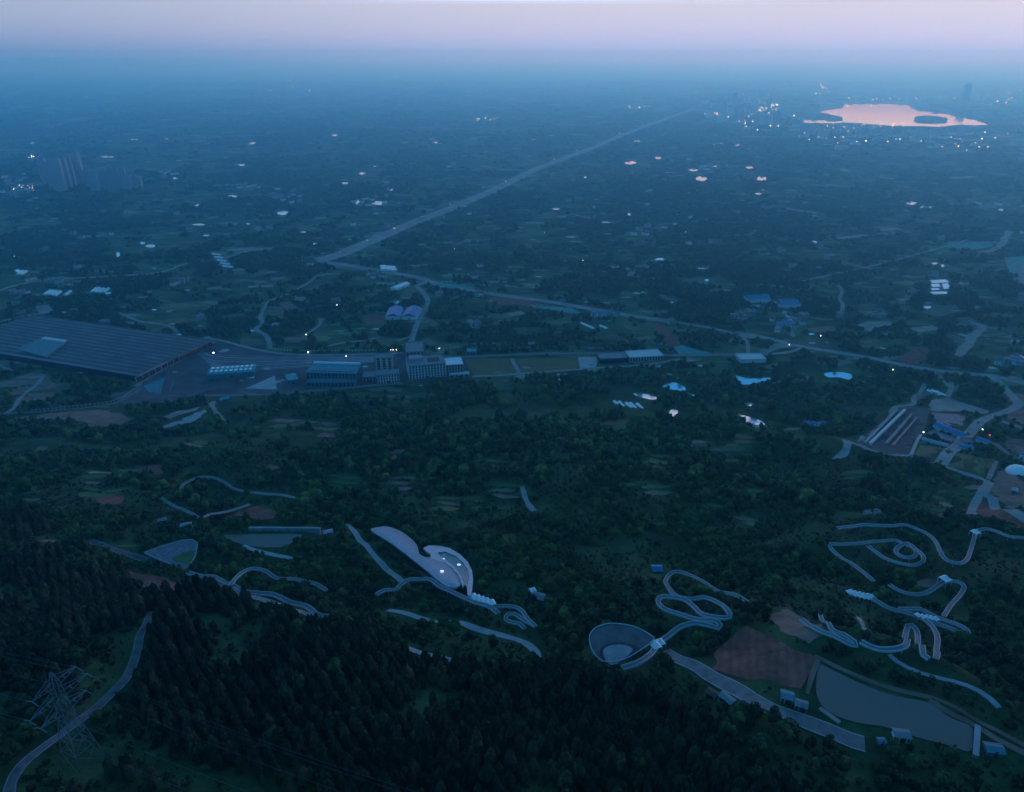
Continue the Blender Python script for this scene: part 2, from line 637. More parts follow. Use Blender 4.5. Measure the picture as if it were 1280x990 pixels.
def poly_mesh(poly, step=None, zfun=None, thick=0.0):
    p = [Vector((float(q[0]), float(q[1]))) for q in poly]
    a = np.array([(q.x, q.y) for q in p])
    extra = []
    if step:
        lo, hi = a.min(0), a.max(0)
        gx, gy = np.meshgrid(np.arange(lo[0], hi[0], step) + step / 2, np.arange(lo[1], hi[1], step) + step / 2)
        g = np.stack([gx.ravel(), gy.ravel()], 1)
        ins = in_poly(g, a)
        d = dist_poly(g, a)
        extra = [Vector((float(x), float(y))) for x, y in g[ins & (d > step * 0.4)]]
    n = len(p)
    r = delaunay_2d_cdt(p + extra, [(i, (i + 1) % n) for i in range(n)], [list(range(n))], 1, 1e-4)
    xy = np.array([(q.x, q.y) for q in r[0]])
    z = zfun(xy[:, 0], xy[:, 1])
    mb = MB()
    fs = []
    for f in r[2]:
        q = xy[list(f)]
        ar = sum(q[i][0] * q[(i + 1) % len(f)][1] - q[(i + 1) % len(f)][0] * q[i][1] for i in range(len(f)))
        fs.append(tuple(f) if ar > 0 else tuple(f)[::-1])
    mb.add([(x, y, zz) for (x, y), zz in zip(xy, z)], fs)
    if thick:
        q = a if np.sum(a[:, 0] * np.roll(a[:, 1], -1) - np.roll(a[:, 0], -1) * a[:, 1]) > 0 else a[::-1]
        zt = zfun(q[:, 0], q[:, 1])
        m = len(q)
        mb.add([(x, y, t) for (x, y), t in zip(q, zt)] + [(x, y, t - thick) for (x, y), t in zip(q, zt)],
               [(i, m + i, m + (i + 1) % m, (i + 1) % m) for i in range(m)])
    return mb


def in_poly(g, a):
    x, y = g[:, 0], g[:, 1]
    c = np.zeros(len(g), bool)
    j = len(a) - 1
    for i in range(len(a)):
        with np.errstate(divide='ignore', invalid='ignore'):
            k = ((a[i, 1] > y) != (a[j, 1] > y)) & (x < (a[j, 0] - a[i, 0]) * (y - a[i, 1]) / (a[j, 1] - a[i, 1]) + a[i, 0])
        c ^= k
        j = i
    return c


def seg_dist(g, s):
    a, b = np.array(s[:2]), np.array(s[2:4])
    d = b - a
    t = np.clip(((g - a) @ d) / max(d @ d, 1e-9), 0, 1)
    return np.hypot(*(g - a - t[:, None] * d).T)


def dist_poly(g, a):
    m = np.full(len(g), 1e9)
    for i in range(len(a)):
        m = np.minimum(m, seg_dist(g, (*a[i], *a[(i + 1) % len(a)])))
    return m


def closed_smooth(P, k=6):
    P = np.asarray(P, float)
    n = len(P)
    o = []
    for i in range(n):
        p0, p1, p2, p3 = P[i - 1], P[i], P[(i + 1) % n], P[(i + 2) % n]
        for t in np.linspace(0, 1, k, endpoint=False):
            o.append(0.5 * (2 * p1 + (p2 - p0) * t + (2 * p0 - 5 * p1 + 4 * p2 - p3) * t * t + (3 * p1 - p0 - 3 * p2 + p3) * t ** 3))
    return np.array(o)


def sheet(c, pts, m, name, lift=0.2, step=6, smooth=False, margin=1.0, rough=0.0):
    P = ats(c, pts)
    if smooth:
        P = closed_smooth(P, 5)
    if rough:
        Pc = np.vstack([P, P[:1]])
        sg = np.hypot(*np.diff(Pc[:, :2], axis=0).T)
        Q = []
        for i in range(len(P)):
            n = int(np.clip(sg[i] / (rough * .8 + 1), 1, 14))
            Q += [Pc[i] + (Pc[i + 1] - Pc[i]) * t for t in np.linspace(0, 1, n, endpoint=False)]
        P = np.array(Q)
        P[:, :2] += (rng.random((len(P), 2)) - 0.5) * rough * 0.8
    span = np.ptp(P[:, :2], axis=0).max()
    mb = poly_mesh(P, max(step, span / 40), lambda x, y: H(x, y) + lift, 0.6)
    o = mb.build(name, m)
    tag(o, kind='structure')
    clear_poly(P, margin)
    return o


# ------------------------------------------------------------------ ground sheet
def build_ground():
    rad = np.r_[0.0, np.arange(40, 1000, 4.0), np.geomspace(1000, 65000, 130)]
    ang = np.r_[np.arange(-180, -52, 4.0), np.arange(-52, 52.01, 0.42), np.arange(56, 180, 4.0)]
    A, Rr = np.meshgrid(np.radians(ang), rad[1:])
    x, y = (Rr * np.sin(A)).ravel(), (Rr * np.cos(A)).ravel()
    z = H(x, y)
    na, nr = len(ang), len(rad) - 1
    v = np.stack([x, y, z], 1)
    v = np.vstack([v, [[0, 0, float(H(np.array([0.]), np.array([0.]))[0])]]])
    i, j = np.meshgrid(np.arange(nr - 1), np.arange(na), indexing='ij')
    j2 = (j + 1) % na
    f = np.stack([i * na + j, (i + 1) * na + j, (i + 1) * na + j2, i * na + j2], -1).reshape(-1, 4)
    fan = [(len(v) - 1, k, (k + 1) % na) for k in range(na)]
    me = bpy.data.meshes.new('ground')
    me.from_pydata(v.tolist(), [], [tuple(q)[::-1] for q in f.tolist()] + [t[::-1] for t in fan])
    me.materials.append(MATS['ground'])
    me.polygons.foreach_set('use_smooth', [True] * len(me.polygons))
    o = bpy.data.objects.new('ground', me)
    COL.objects.link(o)
    tag(o, kind='structure')


build_ground()

# ------------------------------------------------------------------ skywalks
def skywalk(label, c, pts, w=2.6, elev=5.0, deckm='deck', railm='rail_paint', closed=False, group=None, cols=True, rail_h=0.75, rail_w=0.2, zfix=None):
    w *= 0.68
    elev *= 0.7
    P = ats(c, pts, elev)
    if closed:
        P = closed_smooth(P, 6)
        P = np.vstack([P, P[:1]])
    P = smooth_path(P, 2.5) if not closed else smooth_path(P, 2.5)
    z = H(P[:, 0], P[:, 1]) + elev
    k = 4
    zp = np.pad(z, k, mode='wrap' if closed else 'edge')
    z = np.convolve(zp, np.ones(2 * k + 1) / (2 * k + 1), 'valid')
    z = np.maximum(z, H(P[:, 0], P[:, 1]) + 1.2)
    n = normals(P)
    mid = P[len(P) // 2]
    root = thing('skywalk', label, 'walkway', (mid[0], mid[1], float(H(mid[0], mid[1]))), group)
    d = MB()
    strip(d, P[:, :2] + n * w / 2, P[:, :2] - n * w / 2, z, z, 0.3)
    d.build('deck', deckm, root)
    for s in (-1, 1):
        r = MB()
        a, b = P[:, :2] + n * (s * (w / 2 + 0.02)), P[:, :2] + n * (s * (w / 2 + 0.02 + rail_w))
        strip(r, a, b, z + rail_h, z + rail_h, rail_h + 0.3)
        r.build('railing', railm, root)
    if cols:
        for i in range(3, len(P) - 2, 6):
            g = float(H(P[i, 0], P[i, 1]))
            q = MB()
            q.tube((P[i, 0], P[i, 1], g - 1), (P[i, 0], P[i, 1], z[i] - 0.32), 0.22, 8)
            q.box((P[i, 0], P[i, 1], z[i] - 0.45), (w * 0.8, 0.4, 0.24), math.atan2(n[i, 1], n[i, 0]))
            q.build('column', 'concrete', root)
    clear_line(P, w / 2 + 1.3, elev)
    return P, z


# centre zigzag
skywalk('long zigzag skywalk folding back and forth above the teardrop platform', 'K',
        [(330, 525), (400, 495), (450, 460), (480, 430), (530, 385), (570, 355), (630, 335), (700, 345), (735, 350), (742, 335), (720, 322), (650, 318),
         (580, 300), (510, 275), (480, 250), (490, 232), (530, 228), (590, 240), (630, 265), (660, 290), (700, 305), (750, 310), (785, 300), (775, 275),
         (740, 250), (680, 235), (620, 232), (560, 215), (530, 195), (510, 160), (530, 135), (580, 128), (640, 145), (700, 180), (740, 200), (800, 215), (860, 240)], 2.7, 5)
# right-hand group
skywalk('skywalk that swings in a deep U from the hill crest to the red earthworks', 'L',
        [(210, 135), (280, 128), (350, 125), (430, 122), (520, 118), (590, 125), (660, 145), (720, 175), (760, 210), (785, 260), (820, 305), (870, 330),
         (910, 335), (945, 300), (965, 240), (980, 190), (985, 165), (1010, 150), (1060, 148), (1120, 162), (1180, 185), (1280, 190)], 2.8, 5)
skywalk('skywalk with a sharp point at one end and a wide spiral round a small ring', 'L',
        [(415, 430), (350, 380), (290, 340), (240, 305), (165, 240), (230, 228), (340, 218), (440, 213), (540, 216), (620, 240), (680, 275), (698, 305),
         (680, 330), (630, 342), (560, 335), (480, 310), (420, 270), (380, 240)], 2.6, 5)
skywalk('small closed ring of walkway in the eye of the spiral skywalk', 'L',
        [(597 + 60 * math.cos(a), 268 + 34 * math.sin(a)) for a in np.linspace(0, 2 * PI, 14, endpoint=False)], 2.8, 6.5, closed=True)
skywalk('skywalk hooking from a white kiosk round to the lower double deck', 'L',
        [(500, 460), (560, 490), (620, 505), (680, 507), (730, 490), (780, 460), (815, 435), (870, 435), (910, 455), (920, 480), (890, 525), (850, 570), (810, 625)], 2.6, 5)
skywalk('straight double skywalk with a hairpin tip leading out of the row of white tents', 'L',
        [(400, 538), (500, 580), (590, 610), (660, 640), (760, 680), (850, 705), (930, 718), (948, 706), (900, 685), (820, 662), (760, 640), (680, 610), (620, 595), (560, 585)], 2.8, 4)
skywalk('skywalk dropping in two steep hairpins below the double deck', 'L',
        [(690, 655), (740, 690), (768, 740), (770, 800), (765, 865)], 2.8, 5)
skywalk('skywalk with one narrow arch-shaped bend beside the steep hairpins', 'L',
        [(725, 872), (690, 810), (660, 750), (640, 710), (610, 700), (595, 725), (605, 765), (580, 805), (520, 820), (450, 820), (390, 802), (340, 775)], 2.8, 5)
skywalk('low looped walkway with a hairpin tip above the pond embankment', 'L',
        [(110, 640), (170, 680), (240, 730), (310, 780), (318, 795), (300, 800), (240, 770), (180, 735), (100, 700), (0, 670)], 2.2, 3)
# left group
skywalk('broad teal-edged skywalk running down from the triangular lookout', 'I',
        [(700, 468), (750, 478), (800, 485), (850, 507), (900, 528), (960, 540), (1020, 550), (1080, 575), (1140, 595), (1180, 615), (1235, 632)], 3.2, 5)
skywalk('arched side branch of the lookout skywalk on tall columns', 'I',
        [(858, 502), (890, 475), (930, 458), (980, 457), (1030, 478), (1100, 495), (1170, 510), (1215, 528)], 2.6, 8)
skywalk('skywalk bending past the leaf-shaped pavilion towards its tents', 'J',
        [(300, 480), (350, 465), (400, 455), (440, 430), (480, 410), (540, 405), (590, 410), (640, 440), (700, 470), (760, 500), (830, 525), (900, 545), (950, 582)], 2.8, 8)
skywalk('thin looping walkway beyond the pavilion tents, outer loop', 'J',
        [(930, 552), (965, 548), (1020, 552), (1070, 572), (1110, 612), (1150, 648)], 2.2, 4)
skywalk('thin looping walkway beyond the pavilion tents, inner loop', 'J',
        [(1140, 640), (1090, 622), (1040, 602), (1000, 602), (990, 620), (1020, 632), (1060, 637), (1092, 662)], 2.2, 3)
skywalk('short pale curved skywalk over the upper slope above the red soil', 'I',
        [(672, 158), (685, 135), (740, 112), (790, 110), (830, 125), (870, 150), (905, 162)], 2.8, 4, railm='concrete')
skywalk('walkway along the foot of the upper slope ending at red soil', 'I',
        [(600, 185), (640, 212), (690, 237), (740, 255), (800, 245), (870, 232), (930, 212)], 2.4, 3)


# ------------------------------------------------------------------ lookouts, pavilion
def platform(name, label, cat, c, pts, elev, topm, thick=1.2, hole=None, rim='rail_paint', smooth=True, inner=None, innerm=None):
    cen = np.mean(ats(c, pts), axis=0)
    z = float(H(cen[0], cen[1])) + elev
    P = on_level(c, pts, z)
    if smooth:
        P = closed_smooth(P, 6)
    g = np.array([H(q[0], q[1]) for q in P]).max()
    z = max(z, float(g) + 0.6)
    root = thing(name, label, cat, (cen[0], cen[1], float(H(cen[0], cen[1]))))
    top = poly_mesh(P, None, lambda x, y: x * 0 + z, thick)
    top.build('deck', topm, root)
    ring = MB()
    ca = np.mean(P[:, :2], axis=0)
    Pc = np.vstack([P, P[:1]])
    nn = normals(Pc)
    strip(ring, Pc[:, :2] - nn * 0.14, Pc[:, :2] + nn * 0.14, np.full(len(Pc), z + 0.45), np.full(len(Pc), z + 0.45), 0.9)
    ring.build('railing', rim, root)
    for pts2, mm, dz, nm in (inner or []):
        P2 = closed_smooth(on_level(c, pts2, z + dz), 6)
        o = poly_mesh(P2, None, lambda x, y: x * 0 + z + dz, 0.5)
        o.build(nm, mm, root)
    sel = P[::max(1, len(P) // 8)]
    for q in sel:
        q2 = ca + (q[:2] - ca) * 0.86
        k = MB()
        k.tube((q2[0], q2[1], float(H(*q2)) - 1), (q2[0], q2[1], z - thick), 0.45, 8)
        k.build('column', 'concrete', root)
    clear_poly(P, 3)
    return root, z


platform('teardrop_platform', 'teardrop-shaped lookout deck with a pale pool at the foot of the zigzag skywalk', 'lookout', 'K',
         [(188, 440), (205, 405), (240, 385), (290, 378), (370, 390), (440, 425), (456, 448), (400, 492), (330, 532), (250, 540), (205, 500)], 1.5, 'dark_deck',
         inner=[([(236, 445), (275, 418), (340, 415), (400, 438), (392, 462), (330, 505), (278, 520), (248, 492)], 'depot_dark', 0.12, 'pool_surround'),
                ([(250, 445), (284, 426), (335, 424), (372, 440), (360, 462), (320, 495), (284, 508), (258, 486)], 'deck_pale', 0.2, 'pool')])
platform('triangular_lookout', 'triangular lookout terrace with an open wedge at its far corner', 'lookout', 'I',
         [(545, 420), (590, 402), (645, 385), (685, 374), (722, 371), (742, 384), (735, 430), (716, 462), (695, 482), (640, 462), (590, 442)], 2.0, 'terrace', smooth=False,
         inner=[([(640, 412), (690, 388), (724, 383), (722, 404), (710, 426), (680, 424)], 'field_green', 0.3, 'planting_bed')])


def pavilion():
    c = 'Q'
    cen = ats(c, [(600, 390)], 6)[0]
    z = 0.0
    tail = ats(c, [(160, 130)], 4.5)[0]
    kk = (tail[2] - cen[2]) / (tail[1] - cen[1])
    zc, yc = float(cen[2]), float(cen[1])
    zp = lambda x, y: zc + kk * (y - yc)

    def on_level(c, pts, dz):                                       # points on the tilted roof plane, dz above it
        p = np.asarray(px(c, pts), float)
        u = (p[:, 0] - CX) / F_PX
        v = (p[:, 1] - CY) / F_PX
        dy, dzz = CP - v * SP, -SP - v * CP
        t = (zc + dz - kk * yc - CAM_Z) / (dzz - kk * dy)
        return np.stack([u * t, dy * t, CAM_Z + dzz * t], 1)
    root = thing('leaf_pavilion', 'swirling leaf-shaped pavilion with zinc roof and teal glass eye', 'pavilion', (cen[0], cen[1], zc - 6))
    S_ = closed_smooth(on_level(c, [(128, 118), (180, 104), (235, 100), (310, 125), (385, 175), (430, 225), (447, 280), (485, 303), (520, 304), (560, 311), (620, 330), (680, 378),
                                    (720, 430), (728, 470), (703, 500), (650, 497), (600, 472), (540, 422), (480, 372), (420, 325), (350, 270), (270, 210), (190, 160)], z), 5)
    d = lambda x, y: dist_poly(np.stack([x, y], 1), S_[:, :2])
    roof = poly_mesh(S_, 1.6, lambda x, y: zp(x, y) + 2.0 * (1 - np.exp(-d(x, y) / 4.0)) * 1.0, 0.9)
    roof.build('roof', 'roof_zinc', root, smooth=False)
    # standing rim round the S roof
    ring = MB()
    Pc = np.vstack([S_, S_[:1]])
    nn = normals(Pc)
    strip(ring, Pc[:, :2] - nn * 0.22, Pc[:, :2] + nn * 0.22, Pc[:, 2] + 0.35, Pc[:, 2] + 0.35, 1.4)
    ring.build('roof_edge', 'ring_zinc', root)
    rp = [(475, 240), (510, 222), (580, 224), (650, 240), (720, 280), (770, 330), (800, 390), (807, 450), (800, 520), (786, 562), (770, 548), (768, 505),
          (780, 432), (770, 380), (740, 335), (690, 290), (620, 263), (570, 270), (588, 294), (640, 328), (690, 372), (728, 430), (748, 480), (740, 500), (712, 424), (672, 376), (618, 336), (555, 318), (522, 308), (526, 282), (496, 262)]
    Rg = on_level(c, rp, z + 1.2)
    ro = poly_mesh(Rg, None, lambda x, y: zp(x, y) + 1.2, 1.3)
    ro.build('ring_roof', 'ring_zinc', root)
    pool = on_level(c, [(570, 270), (620, 262), (690, 290), (740, 335), (770, 380), (780, 430), (767, 503), (750, 484), (728, 430), (690, 372), (640, 330), (590, 295)], z + 0.5)
    poly_mesh(pool, None, lambda x, y: zp(x, y) + 0.5, 0.6).build('glass_roof', 'pool', root)
    e = on_level(c, [(660, 330), (740, 372), (778, 385), (700, 385)], z + 0.62)
    br = MB()
    a, b = on_level(c, [(700, 383), (778, 382)], z + 0.6)
    br.tube(a, b, 0.18, 6)
    br.build('glazing_bar', 'ring_zinc', root)
    for (u, v), zz in (((600, 393), z + 2.75), ((712, 350), z + 0.85), ((612, 309), z + 1.5)):
        q = on_level(c, [(u, v)], zz)[0]
        k = MB()
        rr = 1.1 if u != 612 else 0.6
        pl = [(q[0] + rr * math.cos(t), q[1] + rr * 0.8 * math.sin(t)) for t in np.linspace(0, 2 * PI, 14, endpoint=False)]
        k.prism(pl, q[2] - 0.4, q[2])
        k.build('skylight', 'skylight_lit', root)
    # glazed walls set back under the roofs
    for poly, off in ((S_, -0.9), (pool, -0.6)):
        cc = np.mean(poly[:, :2], axis=0)
        n = len(poly)
        nn = normals(np.vstack([poly, poly[:1]]))[:n]
        ar = np.sum(poly[:, 0] * np.roll(poly[:, 1], -1) - np.roll(poly[:, 0], -1) * poly[:, 1])
        ins = poly[:, :2] + nn * (1.3 if ar > 0 else -1.3)
        m = MB()
        zb = H(ins[:, 0], ins[:, 1]) - 1
        zt = zp(ins[:, 0], ins[:, 1]) + off
        vs = [(p[0], p[1], min(b_, t_)) for p, b_, t_ in zip(ins, zb, zt)] + [(p[0], p[1], t_) for p, t_ in zip(ins, zt)]
        m.add(vs, [(i, (i + 1) % n, n + (i + 1) % n, n + i) for i in range(n)])
        m.build('glass_wall', 'glass', root)
    clear_poly(S_, 3)
    clear_poly(Rg, 3)
    # ochre awning by the path
    aw = ats(c, [(445, 385), (475, 400), (515, 440), (500, 452), (470, 425)], 2.0)
    mb = poly_mesh(aw, None, lambda x, y: H(x, y) + 2.2, 0.3)
    r2 = thing('awning', 'ochre sloping canopy under the pavilion roof beside the walkway', 'canopy', (aw[0][0], aw[0][1], float(H(aw[0][0], aw[0][1]))))
    mb.build('canopy_sheet', 'rust', r2)
    for q in aw[:4]:
        k = MB()
        g = float(H(q[0], q[1]))
        k.tube((q[0], q[1], g - .5), (q[0], q[1], g + 1.9), 0.12, 6)
        k.build('post', 'steel', r2)


pavilion()


# white tents
def make_tent():
    r = thing('tent', 'white peaked event tent', 'tent')
    m = MB()
    a = 2.2
    prof = [(a, 2.5), (a * .55, 3.0), (a * .2, 4.0), (0.05, 4.8)]
    vs, fs = [], []
    for rad, zz in prof:
        for k in range(4):
            t = PI / 4 + k * PI / 2
            vs.append((rad * 1.414 * math.cos(t), rad * 1.414 * math.sin(t), zz))
    for i in range(len(prof) - 1):
        for k in range(4):
            fs.append((4 * i + k, 4 * i + (k + 1) % 4, 4 * i + 4 + (k + 1) % 4, 4 * i + 4 + k))
    m.add(vs, fs)
    kids = [m.build('canopy', 'white_sheet', r)]
    for sx in (-1, 1):
        for sy in (-1, 1):
            k = MB()
            k.tube((sx * a * .97, sy * a * .97, -1), (sx * a * .97, sy * a * .97, 2.5), 0.1, 6)
            kids.append(k.build('post', 'white_paint', r))
    return r, kids


tent0, tent_kids = make_tent()
_first = True


def tents(c, pts, label, group, dz=0.0, sc=1.0, rz=0.4):
    global _first
    for p in pts:
        q = ats(c, [p], dz + 1.5)[0]
        loc = (q[0], q[1], float(H(q[0], q[1])) + dz)
        if _first:
            tent0.location = loc
            tent0.rotation_euler = (0, 0, rz)
            tent0.scale = (sc,) * 3
            tag(tent0, label, 'tent', group)
            _first = False
        else:
            dup(tent0, tent_kids, loc, rz, sc, label, group)


tents('J', [(815, 500), (838, 508), (862, 516), (886, 524), (912, 533)], 'white peaked tent in the row between the leaf pavilion and thin looping walkways', 'tents by the pavilion', 3, 1.0)
tents('L', [(285, 503), (310, 511), (335, 517), (358, 523), (382, 526), (402, 531)], 'white peaked tent in the row at the head of the double skywalk', 'tents at the double skywalk head', 0, 0.95)
tents('L', [(665, 625), (690, 631), (715, 636), (740, 641), (765, 645)], 'small white canopy on the middle of the double skywalk', 'canopies on the double skywalk', 3, 0.65)
tents('L', [(815, 430)], 'white tent at the bend of the hooked skywalk', None, 3, 1.15)
tents('L', [(985, 165)], 'white tent where the U-shaped skywalk meets the earthworks', None, 4, 1.1)
tents('K', [(468, 432)], 'white tent on the neck between teardrop deck and zigzag skywalk', None, 3, 1.0)
tents('K', [(487, 418)], 'white tent just uphill of the one on the skywalk neck', None, 3, 0.9)
tents('X', [(666, 738)], 'small pale pavilion tent alone on the grass right of the leaf pavilion', None, 0, 0.8)

# ------------------------------------------------------------------ hill roads, water, fields
road('N', [(760, -60), (735, 0), (700, 60), (690, 120), (660, 220), (620, 290), (520, 390), (450, 450), (330, 540), (220, 620), (120, 700), (60, 790), (48, 860), (60, 920)], 3.6,
     'asphalt', edge='wall_grey', margin=1.0)
road('I', [(330, 346), (400, 370), (470, 395), (550, 420)], 5.0, 'asphalt', edge='concrete')
road('I', [(770, 500), (850, 527), (900, 547), (1000, 572), (1080, 602), (1140, 618), (1180, 640)], 5.0, 'concrete', margin=3)
road('J', [(150, 110), (200, 175), (260, 240), (320, 310), (380, 370), (435, 415)], 3.8, 'wall_grey', edge='rail_paint', margin=2)
road('J', [(360, 570), (430, 580), (500, 600), (640, 632), (700, 625), (760, 637), (820, 662), (900, 687), (980, 707), (1050, 727), (1120, 762), (1155, 800), (1165, 845)], 3.6, 'wall_grey', wj=1.0, margin=3)
road('J', [(465, 772), (540, 800), (600, 815), (660, 830), (715, 842)], 4, 'wall_grey')
road('K', [(500, 455), (560, 485), (600, 500), (660, 530), (720, 570), (800, 610), (880, 655), (960, 695), (1040, 730), (1120, 760), (1200, 790), (1265, 818), (1310, 836), (1350, 846)], 7.0, 'highway', edge='ring_zinc', margin=3)
road('O', [(610, 78), (700, 122), (800, 163), (900, 193), (990, 213), (1060, 243), (1130, 288), (1200, 322), (1280, 366)], 1.8, 'soil', name='path', wj=0.4)
road('O', [(622, 88), (602, 140), (585, 200)], 1.8, 'soil', name='path', wj=0.4)
road('O', [(625, 245), (660, 270), (690, 292)], 2.2, 'soil_pale', name='path', wj=0.3)
road('L', [(500, 850), (560, 900), (620, 930), (700, 960), (800, 985), (900, 1010), (980, 1040), (1060, 1090), (1120, 1150)], 2.2, 'wall_grey', name='path', wj=0.5)
road('O', [(980, 218), (1040, 262), (1120, 300), (1180, 340), (1280, 392)], 2.6, 'soil', name='path', wj=0.5)
road('L', [(330, 640), (350, 680), (355, 715)], 2.0, 'soil_pale', name='path', wj=0.4)
road('X', [(652, 608), (656, 622), (662, 634), (668, 640)], 4, 'pale_road', name='path', wj=1.0)
road('I', [(930, 165), (1000, 172), (1060, 178), (1110, 190)], 3, 'pale_road', name='path', wj=1.0)
road('I', [(330, 95), (380, 92), (430, 98), (470, 106)], 3.5, 'pale_road', name='path')
road('I', [(905, 365), (960, 385), (1020, 400), (1095, 415)], 3, 'concrete', name='path', wj=0.6)
road('I', [(690, 485), (675, 510), (690, 500)], 2, 'soil_pale', name='path')

# reservoir and its dam
zr = PADS[0][3]
w1 = closed_smooth(on_level('I', [(835, 326), (900, 322), (1000, 320), (1120, 321), (1095, 345), (1060, 366), (1010, 370), (960, 368), (880, 352)], zr + 0.3), 5)
tag(poly_mesh(w1, None, lambda x, y: x * 0 + zr + 0.3, 0.8).build('reservoir_water', 'pond_water'), kind='structure')
clear_poly(w1, 4)
dam = thing('dam_wall', 'long pale dam wall along the far bank of the small reservoir', 'dam', (*w1[0][:2], zr))
dp = on_level('I', [(925, 300), (1190, 302)], zr + 2.0)
n_ = (dp[1] - dp[0])[:2]
L_ = np.hypot(*n_)
n_ = np.array([-n_[1], n_[0]]) / L_
if n_[1] < 0:
    n_ = -n_
m = MB()
m.prism([dp[0][:2], dp[1][:2], dp[1][:2] + n_ * 2.5, dp[0][:2] + n_ * 2.5], zr - 3, zr + 2.0)
m.build('wall', 'wall_grey', dam)
m = MB()
m.prism([dp[0][:2] - n_ * .3, dp[1][:2] - n_ * .3, dp[1][:2] + n_ * .4, dp[0][:2] + n_ * .4], zr + 2.02, zr + 2.9)
m.build('parapet', 'concrete', dam)
m = MB()
for i in range(9):
    q = dp[0][:2] + (dp[1] - dp[0])[:2] * (i + .5) / 9 - n_ * 0.25
    m.box((q[0], q[1], zr + 0.4), (0.6, 0.45, 3.0), math.atan2(n_[1], n_[0]) + PI / 2)
m.build('buttress', 'concrete', dam)
clear_poly(np.array([dp[0][:2] - n_ * 3, dp[1][:2] - n_ * 3, dp[1][:2] + n_ * 4, dp[0][:2] + n_ * 4]), 2)

# pond at lower right
zp = PADS[1][3]
w2 = closed_smooth(on_level('O', [(625, 107), (660, 117), (720, 147), (800, 182), (880, 207), (980, 227), (1040, 272), (1115, 307), (1110, 380), (1040, 362), (940, 337), (830, 302), (760, 292),
                                  (690, 272), (640, 242), (615, 190)], zp + 0.4), 4)
tag(poly_mesh(w2, None, lambda x, y: x * 0 + zp + 0.4, 1.0).build('pond_water', 'pond_water'), kind='structure')
clear_poly(w2, 2.5)
dw = thing('embankment_wall', 'narrow brown retaining wall closing the right end of the large pond', 'wall', (*w2[20][:2], zp))
a, b = on_level('O', [(1124, 296), (1117, 392)], zp + 1.2)
t = (b - a)[:2] / np.hypot(*(b - a)[:2])
nn = np.array([-t[1], t[0]])
m = MB()
m.prism([a[:2], b[:2], b[:2] + nn * 1.6, a[:2] + nn * 1.6], zp - 3, zp + 1.2)
m.build('wall', 'wall_mauve', dw)
m = MB()
m.prism([a[:2] - nn * .15, b[:2] - nn * .15, b[:2] + nn * 1.75, a[:2] + nn * 1.75], zp + 1.21, zp + 1.45)
m.build('coping', 'wall_mauve', dw)
clear_line(np.array([a, b]), 4)

sheet('K', [(850, 345), (1000, 415), (1150, 478), (1110, 560), (1080, 612), (1020, 602), (860, 575), (710, 530), (715, 460), (800, 385)], 'rows', 'ploughed_field', 0.25, 4)
sheet('I', [(355, 188), (400, 174), (460, 180), (452, 208), (400, 212), (362, 205)], 'soil_red', 'bare_soil', 0.3, 4, rough=2)
sheet('I', [(845, 255), (900, 232), (960, 214), (1030, 238), (1020, 262), (960, 270), (860, 270)], 'soil_red', 'bare_soil', 0.3, 4, rough=2)
sheet('I', [(510, 70), (600, 62), (610, 95), (520, 105)], 'soil_red', 'bare_soil', 0.3, 4, rough=4)
sheet('X', [(158, 712), (196, 720), (226, 732), (222, 742), (175, 735)], 'soil_red', 'bare_soil', 0.3, 4, rough=1)
sheet('X', [(960, 770), (985, 762), (1010, 775), (1030, 790), (1012, 805), (985, 795)], 'soil', 'bare_soil', 0.3, 4, rough=2)
sheet('L', [(650, 440), (720, 420), (780, 430), (740, 470), (680, 470)], 'soil', 'bare_soil', 0.3, 4, rough=1)

# ------------------------------------------------------------------ buildings
BLD = []


